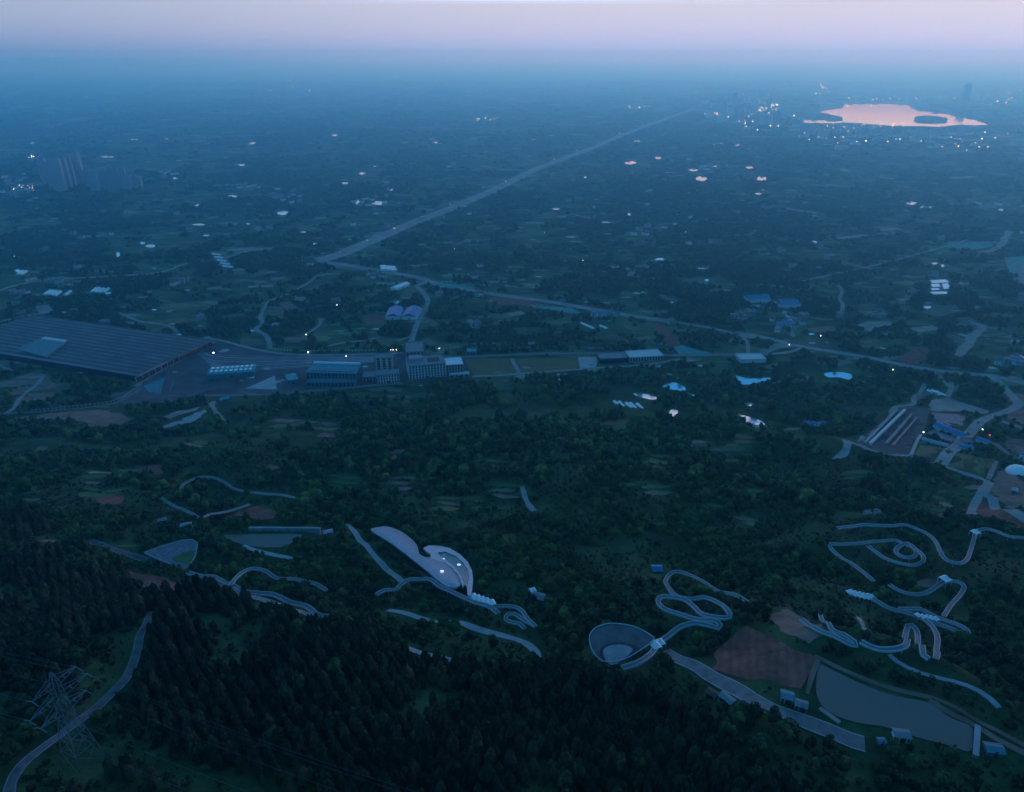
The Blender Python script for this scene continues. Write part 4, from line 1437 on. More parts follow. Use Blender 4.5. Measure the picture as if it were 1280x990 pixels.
for c, x, y, w, h in (('D', 705, 55, 30, 16), ('D', 745, 70, 60, 18), ('D', 585, 115, 24, 38), ('D', 785, 3, 12, 10), ('B', 130, 592, 40, 22), ('B', 205, 595, 70, 14), ('B', 245, 548, 30, 10),
                      ('B', 1008, 662, 70, 9), ('B', 1078, 634, 26, 12), ('B', 1120, 817, 60, 8), ('B', 657, 817, 20, 12), ('B', 1080, 455, 44, 12), ('B', 1178, 437, 34, 10), ('B', 922, 505, 14, 8),
                      ('C', 128, 424, 44, 10), ('C', 185, 411, 60, 8), ('C', 158, 455, 46, 18), ('C', 325, 416, 30, 7), ('C', 368, 455, 42, 18), ('C', 370, 492, 18, 8), ('C', 890, 540, 50, 12), ('C', 938, 553, 50, 10),
                      ('C', 1188, 540, 60, 14), ('C', 900, 462, 28, 6), ('C', 285, 337, 26, 6), ('C', 1200, 562, 24, 8), ('A', 895, 494, 42, 9), ('A', 1245, 383, 32, 10), ('A', 1048, 672, 60, 22), ('A', 740, 717, 56, 7),
                      ('A', 655, 544, 30, 8), ('A', 270, 459, 120, 5), ('A', 400, 464, 70, 10), ('H', 395, 42, 34, 10), ('H', 385, 430, 30, 8), ('G', 815, 12, 70, 8), ('G', 1075, 18, 60, 14), ('G', 260, 12, 24, 16),
                      ('B', 870, 712, 40, 8), ('B', 400, 385, 20, 6), ('A', 500, 400, 30, 5), ('A', 620, 398, 20, 5), ('G', 930, 465, 30, 8), ('A', 940, 415, 60, 8)):
    pond(c, blob(c, x, y, w, h))

for k in range(70):
    u_, v_ = random.uniform(0, 1280), random.uniform(170, 420)
    if fbm(np.array([u_ / 120.]), np.array([v_ / 50.]), 166)[0] < .5:
        continue
    pond('X', blob('X', u_, v_, random.uniform(5, 14), random.uniform(1.6, 3.6), 7))
# ------------------------------------------------------------------ lake
lk = on_level('W', [(428, 184), (470, 181), (520, 184), (545, 190), (590, 186), (588, 172), (545, 162), (500, 152), (530, 145), (590, 138), (597, 122), (700, 121), (840, 124), (852, 140), (900, 150), (980, 160),
                    (1040, 172), (1090, 182), (1150, 201), (1090, 203), (1040, 200), (960, 209), (880, 206), (780, 205), (730, 202), (640, 194), (600, 192), (540, 195), (470, 195), (430, 191)], 0.3)
tag(poly_mesh(lk, None, lambda x, y: x * 0 + 0.3, 0.6).build('lake', 'lake_water'), kind='structure')
clear_poly(lk, 20)
isl = closed_smooth(on_level('W', [(866, 180), (910, 173), (955, 178), (985, 186), (950, 189), (890, 188)], 0.3), 4)
isl_o = poly_mesh(isl, None, lambda x, y: x * 0 + 1.0, 1.0).build('island_ground', 'field_green')
tag(isl_o, kind='structure')


# ------------------------------------------------------------------ small prototypes for repeats on the plain
def proto_house(style):
    r = thing('farmhouse', 'farmhouse', 'house')
    kids = []
    m = MB()
    m.box((0, 0, 3.0), (11, 8, 6.4))
    kids.append(m.build('wall', 'wall_pale' if style != 1 else 'wall_grey', r))
    m = MB()
    if style == 0:
        m.add([(-6, -4.6, 6.2), (6, -4.6, 6.2), (6, 0, 8.6), (-6, 0, 8.6), (6, 4.6, 6.2), (-6, 4.6, 6.2)], [(0, 1, 2, 3), (3, 2, 4, 5), (1, 4, 2), (0, 3, 5), (0, 5, 4, 1)])
        kids.append(m.build('roof', 'roof_tile', r))
    elif style == 1:
        m.box((0, 0, 6.5), (11.6, 8.6, .5))
        m.box((3, 1.5, 7.9), (3.4, 3, 2.3))
        kids.append(m.build('roof', 'roof_grey', r))
    else:
        m.add([(-6, -4.6, 6.2), (6, -4.6, 6.2), (6, 0, 8.0), (-6, 0, 8.0), (6, 4.6, 6.2), (-6, 4.6, 6.2)], [(0, 1, 2, 3), (3, 2, 4, 5), (1, 4, 2), (0, 3, 5), (0, 5, 4, 1)])
        kids.append(m.build('roof', 'blue_roof', r))
    m = MB()
    m.box((0.8, -4.03, 1.1), (1.3, .1, 2.2))
    kids.append(m.build('door', 'depot_dark', r))
    for x in (-3.4, 3.6):
        for z in (1.8, 4.6):
            m = MB()
            m.box((x, -4.03, z), (1.7, .1, 1.4))
            kids.append(m.build('window', 'glass', r))
    return r, kids


HOUSE = [proto_house(i) for i in range(3)]
_used = set()


def put_house(u, v, style, label, group, sc=1.0, far=False):
    q = at([(u, v)])[0]
    an = random.choice([0, .35, -.5, 1.2]) + random.uniform(-.2, .2)
    r, kids = HOUSE[style]
    cur = (q[0], q[1], float(H(q[0], q[1])))
    s3 = (sc * random.uniform(.8, 1.5), sc * random.uniform(.85, 1.2), sc * random.uniform(.75, 1.1))
    if style not in _used:
        _used.add(style)
        r.location, r.rotation_euler, r.scale = cur, (0, 0, an), s3
        r['label'], r['group'] = label, group
    else:
        dup(r, kids if not far else kids[:2], cur, an, s3, label, group)
    clear_poly(np.array([(q[0] + a * 7, q[1] + b_ * 7) for a, b_ in ((-1, -1), (1, -1), (1, 1), (-1, 1))]), 2)


def hamlet(c, x, y, rx, ry, n, where, styles=(0, 1, 1, 0), far=False, sc=1.0):
    for k in range(n):
        (u, v), = px(c, [(x + random.gauss(0, .5) * rx, y + random.gauss(0, .5) * ry)])
        st = random.choice(styles)
        nm = ('pale farmhouse with brown tiled roof ', 'pale flat-roofed farmhouse ', 'farmhouse with a blue metal roof ')[st]
        put_house(u, v, st, nm + where, nm.strip() + ' ' + where, sc, far)


hamlet('H', 300, 390, 70, 45, 20, 'in the village above the right-hand road junction', (0, 1, 1, 2))
hamlet('H', 90, 350, 40, 14, 5, 'left of the village of blue roofs')
hamlet('H', 1230, 550, 50, 20, 8, 'at the far right end of the slanting road', (1, 1, 2))
hamlet('H', 650, 355, 40, 8, 4, 'on the pale earth patch right of the village')
hamlet('G', 640, 218, 60, 12, 10, 'along the slanting road by the teal netting', (1, 1, 2))
hamlet('G', 1240, 220, 40, 18, 5, 'in the trees beyond the slanting road')
hamlet('F', 690, 105, 50, 10, 8, 'below the greenhouses on the slanting road')
hamlet('F', 1160, 95, 40, 16, 5, 'in the trees above the slanting road')
hamlet('D', 290, 255, 60, 12, 6, 'beside the brown country road on the left')
hamlet('D', 110, 300, 30, 14, 4, 'at the left edge above the depot')
hamlet('D', 900, 245, 60, 14, 6, 'in the trees between depot and highway')
hamlet('D', 460, 20, 80, 14, 8, 'in the fields far beyond the depot', far=True)
hamlet('A', 70, 580, 70, 40, 26, 'in the small town below the tower blocks', (1, 1, 0), True, 1.2)
hamlet('A', 620, 520, 60, 25, 9, 'scattered right of the tower blocks', (1, 0), True, 1.2)
hamlet('A', 930, 580, 60, 14, 9, 'on the plain left of the highway', (1, 0), True, 1.2)
hamlet('A', 1080, 620, 50, 20, 8, 'among the fields left of the highway foot', (1, 0), True, 1.2)
hamlet('B', 170, 585, 70, 20, 9, 'by the ponds left of the highway', (1, 0), True, 1.2)
hamlet('B', 1180, 690, 80, 20, 8, 'right of the highway in the middle of the plain', (1, 0), True, 1.2)
hamlet('C', 160, 420, 70, 20, 10, 'round the ponds below the city', (1, 1, 0), True, 1.4)
hamlet('C', 1150, 550, 80, 18, 9, 'by the ponds below the lake', (1, 1, 0), True, 1.4)
hamlet('M', 430, 752, 40, 6, 2, 'hidden in the wood above the U-shaped skywalk', (1,), sc=.5)
hamlet('M', 60, 235, 60, 14, 4, 'in the wood left of the site yard', (2,), sc=.55)
for k in range(60):
    u, v = random.uniform(0, 1280), random.uniform(180, 330) if k % 3 else random.uniform(330, 420)
    st = random.choice((0, 1, 1, 0, 1))
    nm = ('lone brown-roofed farmhouse among trees on the plain', 'lone pale flat-roofed farmhouse among trees on the plain')[st]
    put_house(u, v, st, nm, nm.replace('lone', 'scattered'), 1.1, v < 300)
# named larger sheds
building('blue_shed', 'long blue-roofed shed beside the site road', 'shed', 'M', (750, 268), (925, 302), 11, 5, 'wall_pale', 'blue_roof', 'gable')
building('blue_shed', 'short blue-roofed shed below the pink slab, across the site road', 'shed', 'M', (918, 372), (990, 388), 7, 4, 'wall_pale', 'blue_roof', 'gable')
building('blue_shed', 'blue-roofed shed right of the pink slab beside a red light', 'shed', 'M', (1000, 330), (1075, 350), 7, 4, 'wall_pale', 'blue_roof', 'gable')
building('grey_shed', 'grey long shed along the top of the first olive field', 'shed', 'M', (690, 338), (840, 366), 7, 4, 'wall_grey', 'roof_zinc', 'gable')
building('site_canteen', 'flat mauve-roofed site building between the blue and grey sheds', 'building', 'M', (722, 305), (860, 335), 12, 3, 'wall_mauve', 'mauve', 'flat', floors=1, bays=8)
building('pink_slab_store', 'low store with a pink roof at the site crossroads', 'store', 'M', (935, 346), (990, 347), 9, 3, 'wall_mauve', 'mauve', 'flat')
building('teal_cabin', 'teal cabin alone on the brown earthworks', 'cabin', 'M', (1205, 625), (1235, 630), 6, 3.5, 'teal_wall', 'teal_roof', 'gable')
building('blue_shed', 'blue-roofed shed at the right edge near the white dome tent', 'shed', 'M', (1245, 425), (1285, 440), 12, 6, 'wall_pale', 'blue_roof', 'gable')
building('blue_workshop', 'wide blue factory roof left of the village of blue roofs', 'factory', 'H', (128, 300), (212, 294), 26, 6, 'wall_pale', 'blue_roof', 'gable')
building('blue_workshop', 'wide blue factory roof in the village near the right-hand road', 'factory', 'H', (258, 322), (338, 318), 26, 6, 'wall_pale', 'blue_roof', 'gable')
building('blue_workshop', 'blue metal-roofed works beside the lane, left part', 'factory', 'F', (728, 318), (800, 318), 45, 6, 'wall_pale', 'blue_roof', 'gable')
building('blue_workshop', 'blue metal-roofed works touching the lane, right part', 'factory', 'F', (808, 318), (884, 320), 45, 6, 'wall_pale', 'blue_roof', 'gable')
building('white_warehouse', 'white-roofed long warehouse at the top of the lane', 'warehouse', 'F', (780, 176), (850, 150), 14, 5, 'wall_pale', 'white_sheet', 'gable')
building('pale_warehouse', 'pale grey flat warehouse above the bright pond', 'warehouse', 'H', (85, 552), (192, 550), 22, 5, 'wall_pale', 'wall_pale', 'flat')
building('pale_warehouse', 'pale low building on the earth beside the site road, upper', 'warehouse', 'M', (745, 55), (785, 62), 7, 4, 'wall_pale', 'white_sheet', 'gable')
building('hill_house', 'teal-roofed house by the wide hill road above the pond', 'house', 'O', (500, 224), (538, 236), 4, 2.6, 'wall_grey', 'teal_wall', 'gable', floors=2, bays=3)
building('hill_house', 'pale blue-roofed house between hill road and pond path', 'house', 'O', (545, 248), (582, 260), 3.5, 2.2, 'wall_grey', 'roof_grey', 'gable', floors=1, bays=3)
building('pond_house', 'white-walled gabled house on the near shore of the large pond', 'house', 'O', (866, 351), (914, 357), 3.6, 2.4, 'white_paint', 'roof_grey', 'gable', floors=1, bays=4)
building('pump_hut', 'tiny teal hut beside the white pond house', 'hut', 'O', (815, 366), (836, 366), 2, 1.8, 'teal_wall', 'teal_wall', 'gable')
building('pond_shed', 'teal sheet-roofed shed at the right end of the large pond', 'shed', 'O', (1160, 396), (1215, 404), 4, 2, 'teal_wall', 'teal_wall', 'gable')
building('hill_house', 'ruddy roadside house below the wide hill road', 'house', 'O', (258, 206), (290, 216), 3, 2.3, 'wall_mauve', 'roof_tile', 'gable', floors=1, bays=2)
building('hill_house', 'grey roadside house just right of the ruddy one below the hill road', 'house', 'O', (300, 222), (340, 236), 3.2, 2.3, 'wall_grey', 'roof_grey', 'gable', floors=1, bays=2)
building('hill_house', 'pale house above the triangular lookout', 'house', 'I', (672, 300), (713, 298), 4, 3, 'wall_pale', 'roof_zinc', 'gable', floors=1, bays=3)
building('hill_house', 'grey house left of the pale one above the lookout', 'house', 'I', (588, 278), (622, 276), 4, 2.5, 'wall_grey', 'roof_grey', 'gable', floors=1, bays=3)
building('blue_hut', 'bright blue-roofed hut at the upper turn of the zigzag skywalk', 'hut', 'K', (458, 120), (500, 122), 6, 2.6, 'teal_wall', 'blue_roof', 'gable')
building('gate_house', 'low pale house on the far bank of the reservoir, right of the dam', 'house', 'I', (1205, 322), (1240, 324), 4, 2.2, 'wall_pale', 'roof_zinc', 'gable', floors=1, bays=2)
building('gate_house', 'grey terrace house cluster right of the leaf pavilion', 'house', 'J', (1125, 508), (1185, 522), 5, 2.6, 'wall_mauve', 'roof_grey', 'gable', floors=1, bays=4)
# white dome tent
q = ats('M', [(1252, 510)])[0]
dome = thing('dome_tent', 'large white dome tent at the right edge of the earthworks', 'dome', (q[0], q[1], float(H(q[0], q[1]))))
m = MB()
nr, na = 6, 18
vs = [(q[0] + 11 * math.cos(2 * PI * a / na) * math.cos(PI / 2 * i / nr), q[1] + 11 * math.sin(2 * PI * a / na) * math.cos(PI / 2 * i / nr), q[2] + 7 * math.sin(PI / 2 * i / nr)) for i in range(nr) for a in range(na)] + [(q[0], q[1], q[2] + 7)]
m.add(vs, [(i * na + a, i * na + (a + 1) % na, (i + 1) * na + (a + 1) % na, (i + 1) * na + a) for i in range(nr - 1) for a in range(na)] + [((nr - 1) * na + a, (nr - 1) * na + (a + 1) % na, nr * na) for a in range(na)])
m.build('dome_cover', 'white_sheet', dome, True)
m = MB()
pl_ = [(q[0] + 11.3 * math.cos(2 * PI * a / na), q[1] + 11.3 * math.sin(2 * PI * a / na)) for a in range(na)]
m.prism(pl_, q[2] - 1, q[2] + .5)
m.build('base_ring', 'concrete', dome)
clear_poly(np.array(pl_), 3)


# greenhouses
def proto_green():
    r = thing('greenhouse', 'white polytunnel', 'greenhouse')
    m = MB()
    n = 9
    vs = [(4 * math.cos(PI * i / (n - 1)), y, 3.4 * math.sin(PI * i / (n - 1))) for y in (-15, 15) for i in range(n)]
    m.add(vs, [(i, i + 1, n + i + 1, n + i) for i in range(n - 1)])
    k = [m.build('cover', 'white_sheet', r, True)]
    for y in (-15.02, 15.02):
        e = MB()
        e.add([(4 * math.cos(PI * i / (n - 1)), y, 3.4 * math.sin(PI * i / (n - 1))) for i in range(n)], [tuple(range(n))])
        k.append(e.build('end_panel', 'wall_pale', r))
    return r, k


GREEN = proto_green()
_gfirst = True


def greenhouses(c, pts, rz, sc, where):
    global _gfirst
    for p in pts:
        q = ats(c, [p])[0]
        loc = (q[0], q[1], float(H(q[0], q[1])))
        lab = 'white plastic greenhouse tunnel ' + where
        if _gfirst:
            GREEN[0].location, GREEN[0].rotation_euler, GREEN[0].scale = loc, (0, 0, rz), (sc,) * 3
            tag(GREEN[0], lab, 'greenhouse', 'greenhouses ' + where)
            _gfirst = False
        else:
            dup(*GREEN, loc, rz, sc, lab, 'greenhouses ' + where)
        clear_poly(np.array([(q[0] - 8, q[1] - 14), (q[0] + 8, q[1] - 14), (q[0] + 8, q[1] + 14), (q[0] - 8, q[1] + 14)]), 2)


greenhouses('F', [(712, 62), (727, 63), (742, 65), (757, 66), (772, 67)], 0.25, 1.1, 'above the slanting road near the highway')
greenhouses('G', [(711, 590), (732, 592), (762, 597), (780, 598), (808, 600)], 0.3, .55, 'in the short row below the station')
greenhouses('D', [(1073, 112), (1086, 127), (1100, 143), (1115, 158), (1130, 173)], 1.2, .8, 'in the slanting line across the brown road')
greenhouses('G', [(575, 255), (600, 266), (655, 266)], 0.6, .6, 'in the trees below the slanting road')
greenhouses('D', [(235, 302), (250, 303), (265, 304), (285, 307), (335, 305)], 0.15, .9, 'beside the farms above the depot')
greenhouses('D', [(465, 290), (480, 290), (500, 292), (525, 291)], 0.15, .9, 'on the pale plot above the depot')
greenhouses('H', [(195 + 18 * k, 0) for k in range(0)] + [(900, 678), (922, 680)], 0.5, .6, 'on the earth by the site road')
greenhouses('D', [(100, 203), (118, 204)], 0.2, .9, 'left of the brown country road')


# ------------------------------------------------------------------ towers
def proto_tower(w, d, h, wallm, stripes):
    r = thing('apartment_tower', 'tower', 'apartment block')
    m = MB()
    m.box((0, 0, h / 2), (w, d, h))
    k = [m.build('wall', wallm, r)]
    for i in range(stripes):
        x = w * ((i + .5) / stripes - .5)
        for s in (-1, 1):
            m = MB()
            m.box((x, s * (d / 2 + .6), h / 2 - .3), (w / stripes * .42, 1.3, h - 2), mi=0)
            k.append(m.build('balcony_stack', 'wall_grey', r))
    m = MB()
    m.box((0, 0, h + .5), (w + .8, d + .8, 1.0))
    m.box((w * .1, 0, h + 3), (w * .35, d * .6, 4.2))
    k.append(m.build('roof', 'roof_grey', r))
    return r, k


TW = [proto_tower(24, 14, 84, 'wall_mauve', 3), proto_tower(30, 14, 60, 'wall_grey', 4), proto_tower(40, 16, 36, 'wall_pale', 6)]
_tw = set()


def tower(i, loc, rz, sc, label, group):
    r, k = TW[i]
    if i not in _tw:
        _tw.add(i)
        r.location, r.rotation_euler, r.scale = [float(a) for a in loc], (0, 0, rz), sc
        tag(r, label, 'apartment block', group)
        return r
    return dup(r, k, loc, rz, sc, label, group)


for k, (x, y, s) in enumerate(((345, 300, 1.0), (395, 318, .95), (430, 345, 1.05), (462, 345, 1.15), (500, 325, 1.1), (535, 312, 1.1), (575, 300, 1.12), (602, 300, 1.15), (480, 300, 1.0))):
    q = ats('T', [(x, y)])[0]
    tower(0, q, .15 + random.uniform(-.1, .1), (1, 1, s * 1.05), 'tall mauve apartment tower in the left half of the far-left housing estate', 'tall mauve towers of the far-left estate')
for k, (x, y, s) in enumerate(((665, 320, .95), (700, 338, 1.0), (730, 320, 1.0), (775, 322, .95), (815, 322, .95), (855, 320, .98), (905, 318, 1.0), (935, 335, .75), (955, 325, .7), (985, 328, .72), (1010, 325, .65))):
    q = ats('T', [(x, y)])[0]
    tower(1, q, .15 + random.uniform(-.1, .1), (.9, 1, s), 'pale grey apartment block in the right half of the far-left housing estate', 'pale grey blocks of the far-left estate')
# city round the lake
for k in range(34):
    x = random.uniform(425, 880) if k % 5 else random.uniform(880, 1060)
    q = ats('W', [(x, random.uniform(232, 262))])[0]
    tower(random.choice((0, 1, 1, 2)), q, random.uniform(-.4, .4), (1.2, 1.2, random.uniform(.3, .62)), 'dim apartment block on the near shore of the bright lake', 'towers on the near lake shore')
for k in range(34):
    x = random.gauss(210, 95)
    q = ats('W', [(x, random.uniform(105, 215))])[0]
    tower(random.choice((0, 0, 1, 2)), q, random.uniform(-.4, .4), (1.5, 1.4, random.uniform(.6, 1.5)), 'hazy city tower left of the bright lake at the end of the highway', 'city towers left of the lake')
for k in range(12):
    q = ats('W', [(random.uniform(600, 1250), random.uniform(95, 118))])[0]
    tower(random.choice((1, 2)), q, random.uniform(-.4, .4), (2, 1.6, random.uniform(.5, 1.0)), 'faint city block on the far shore behind the lake', 'blocks on the far lake shore')
for k in range(44):
    x = random.uniform(150, 1270)
    q = ats('W', [(x, random.uniform(225, 300) if x > 430 else random.uniform(130, 240))])[0]
    tower(2, q, random.uniform(-.5, .5), (random.uniform(.8, 1.6), random.uniform(.9, 1.8), random.uniform(.2, .5)), 'low pale city building in the hazy streets round the bright lake', 'low city buildings round the lake')
q = ats('W', [(1050, 118)])[0]
sk = thing('skyscraper', 'single tall slab skyscraper rising right of the lake', 'skyscraper', q)
m = MB()
m.box((q[0], q[1], 75), (56, 40, 150))
m.build('wall', 'tower_grey', sk)
m = MB()
m.box((q[0] + 8, q[1], 158), (36, 30, 16))
m.build('crown_block', 'tower_grey', sk)
m = MB()
for i in range(4):
    m.box((q[0] - 24 + i * 16, q[1] - 20.6, 75), (8, 1.2, 140))
m.build('fin', 'glass', sk)


# ------------------------------------------------------------------ lamps
def proto_lamp(m_, nm):
    r = thing('street_lamp', 'lamp', 'lamp')
    m = MB()
    m.tube((0, 0, 0), (0, 0, 14), .28, 6, r2=.15)
    k = [m.build('pole', 'steel', r)]
    m = MB()
    rr = 1.0
    ring = [(0, -rr), (.45, -.89), (.89, -.45), (1, 0), (.89, .45), (.45, .89), (0, rr)]
    vs = [(rad * math.cos(2 * PI * j / 8), rad * math.sin(2 * PI * j / 8), 14.9 + zz * .8) for rad, zz in ring[1:-1] for j in range(8)]
    m.add(vs, [(i * 8 + j, i * 8 + (j + 1) % 8, i * 8 + 8 + (j + 1) % 8, i * 8 + 8 + j) for i in range(4) for j in range(8)] + [tuple(range(7, -1, -1)), tuple(range(32, 40))])
    k.append(m.build('lamp_head', m_, r))
    return r, k


LAMP = dict(w=proto_lamp('lamp_warm', 'warm'), c=proto_lamp('lamp_white', 'white'), r=proto_lamp('lamp_red', 'red'))
_lp = set()


def lamp(c, x, y, t, sc, label, group=None):
    q = ats(c, [(x, y)])[0]
    r, k = LAMP[t]
    loc = (q[0], q[1], float(H(q[0], q[1])))
    if t not in _lp:
        _lp.add(t)
        r.location, r.scale = loc, (sc,) * 3
        tag(r, label, 'lamp', group)
    else:
        n = dup(r, k, loc, 0, sc, label, group)
        if not group and 'group' in n:
            del n['group']


def lamps(c, x0, x1, y0, y1, n, warm, sc, label, group, gauss=False):
    for k in range(n):
        x = random.gauss((x0 + x1) / 2, (x1 - x0) / 3.2) if gauss else random.uniform(x0, x1)
        y = random.gauss((y0 + y1) / 2, (y1 - y0) / 3.2) if gauss else random.uniform(y0, y1)
        lw = random.random() < warm
        lamp(c, x, y, 'w' if lw else 'c', sc * .75 * random.uniform(.6, 1.25), ('warm ' if lw else 'white ') + label, ('warm ' if lw else 'white ') + group)


lamps('W', 130, 360, 60, 240, 48, .45, 2.4, 'city lamp left of the bright lake', 'city lamps left of the lake', True)
lamps('W', 260, 345, 140, 165, 16, .15, 2.8, 'lamp in the brightest block of the city', 'lamps in the brightest city block')
lamps('W', 440, 900, 205, 285, 36, .6, 1.9, 'lamp among the towers on the near lake shore', 'lamps on the near lake shore')
lamps('W', 960, 1280, 235, 312, 16, .7, 1.8, 'lamp right of the near lake shore', 'lamps right of the near lake shore')
lamps('W', 480, 540, 60, 108, 8, .3, 4, 'lamp behind the left end of the lake', 'lamps behind the left end of the lake')
lamps('W', 600, 880, 112, 118, 12, .8, 2.6, 'lamp in the row along the far lake shore', 'lamps along the far lake shore')
lamps('W', 1010, 1290, 78, 140, 14, .6, 3.2, 'lamp round the tall skyscraper', 'lamps round the skyscraper')
lamps('W', 60, 140, 165, 180, 10, .6, 2.4, 'lamp at the city end of the straight highway', 'lamps at the highway end')
lamps('A', 840, 925, 175, 190, 8, .5, 3.2, 'far lamp in the upper row on the hazy plain', 'far lamps in the upper row')
lamps('A', 955, 1020, 222, 234, 7, .5, 2.8, 'far lamp in the lower row on the hazy plain', 'far lamps in the lower row')
lamps('A', 685, 696, 212, 232, 4, .6, 2.8, 'far lamp alone left of the two rows', 'far lamps left of the rows')
lamps('A', 1070, 1160, 185, 240, 8, .3, 2.8, 'far lamp right of the two rows', 'far lamps right of the rows')
lamps('B', 545, 618, 308, 318, 12, .35, 1.7, 'lamp in the bright row in the middle of the hazy plain', 'lamps in the bright middle row')
lamps('B', 1065, 1158, 266, 276, 9, .7, 1.9, 'lamp in the row above the highway end', 'lamps in the row above the highway end')
lamps('B', 1180, 1290, 190, 225, 8, .4, 2.4, 'lamp beyond the highway end', 'lamps beyond the highway end')
lamps('B', 60, 820, 150, 215, 10, .3, 2.4, 'lone far lamp scattered on the hazy plain', 'lone far lamps on the hazy plain')
lamps('A', 40, 130, 575, 600, 10, .3, .8, 'lamp in the small town below the tower blocks', 'lamps in the small left town')
lamps('A', 95, 165, 474, 482, 6, .05, 1.3, 'bright lamp left above the tower blocks', 'bright lamps above the tower blocks')
lamps('X', 0, 1280, 180, 330, 16, .25, .42, 'lone farm lamp in the middle of the plain', 'lone farm lamps on the plain')
lamps('B', 40, 1250, 255, 770, 1, .3, 1.0, 'lamp beside the straight highway', 'lamps by the highway')
for k in range(14):
    t = k / 14
    xx, yy_ = np.interp(t, [0, .2, .4, .6, .8, 1], [425, 520, 620, 705, 780, 860]), np.interp(t, [0, .2, .4, .6, .8, 1], [318, 277, 236, 198, 168, 139])
    lamp('X', xx, yy_ - 1, 'w' if k % 4 == 0 else 'c', .25 + .7 * t, ('warm' if k % 4 == 0 else 'white') + ' lamp beside the straight highway to the city', ('warm' if k % 4 == 0 else 'white') + ' highway lamps')
for (c, x, y, t, s, lab) in (('E', 127, 100, 'c', .8, 'bright floodlight mast in the rail yard beside the depot'), ('E', 513, 95, 'c', .75, 'bright floodlight mast behind the works hall'), ('E', 667, 102, 'c', .5, 'small floodlight behind the cream block, left side'),
                             ('E', 849, 72, 'c', .4, 'white lamp on the footbridge approach, nearest the cream block'), ('E', 860, 72, 'c', .4, 'white lamp on the footbridge approach, middle of three'), ('E', 872, 72, 'c', .4, 'white lamp on the footbridge approach, nearest the station hall'),
                             ('E', 1048, 70, 'c', .5, 'small lamp behind the office block'), ('H', 420, 455, 'c', .5, 'white lamp right of the village by the slanting road'), ('H', 289, 490, 'c', .4, 'white lamp at the road fork'),
                             ('F', 487, 265, 'c', .5, 'single white lamp in the dark wood between the two lanes'), ('F', 332, 415, 'c', .5, 'white lamp at the end of the small lane behind the depot road'), ('M', 696, 310, 'c', .5, 'white lamp at the end of the grey shed'),
                             ('M', 1070, 335, 'r', .6, 'red lamp beside the site road'), ('M', 1035, 287, 'c', .4, 'white lamp on the dark site beyond the road'), ('H', 723, 600, 'c', .5, 'white lamp in the trees below the slanting road')):
    lamp(c, x, y, t, s, lab)


# ------------------------------------------------------------------ fences (pale posts beside roads)
def fence(label, c, pts, gap, h=2.6, m='wall_cream'):
    P = smooth_path(ats(c, pts), gap)
    r = thing('fence', label, 'fence', (P[0][0], P[0][1], float(H(P[0][0], P[0][1]))))
    z = H(P[:, 0], P[:, 1])
    n = normals(P)
    mb = MB()
    strip(mb, P[:, :2] + n * .05, P[:, :2] - n * .05, z + h * .8, z + h * .8, h * .25)
    mb.build('rail', 'steel', r)
    for i in range(min(len(P), 100)):
        k = MB()
        k.box((P[i, 0], P[i, 1], z[i] + h / 2), (.8, .5, h))
        k.build('post', m, r)


fence('fence of pale posts along the far side of the rail yard', 'E', [(340, 54), (420, 64), (600, 66), (790, 64)], 5, 4)
fence('dark post fence along the station road beyond the olive fields', 'G', [(130, 365), (380, 355), (560, 358), (740, 362)], 5, 4, 'depot_roof')
fence('fence of pale posts behind the pale mottled station building', 'G', [(765, 372), (840, 368), (905, 364)], 5, 3.5, 'wall_pale')
fence('fence of pale posts along the lower depot road', 'D', [(160, 888), (300, 875), (450, 860), (575, 838), (640, 800), (700, 765)], 4.5, 3)
fence('fence of pale posts behind the office wing', 'E', [(1005, 58), (1080, 55), (1155, 52)], 5, 4)


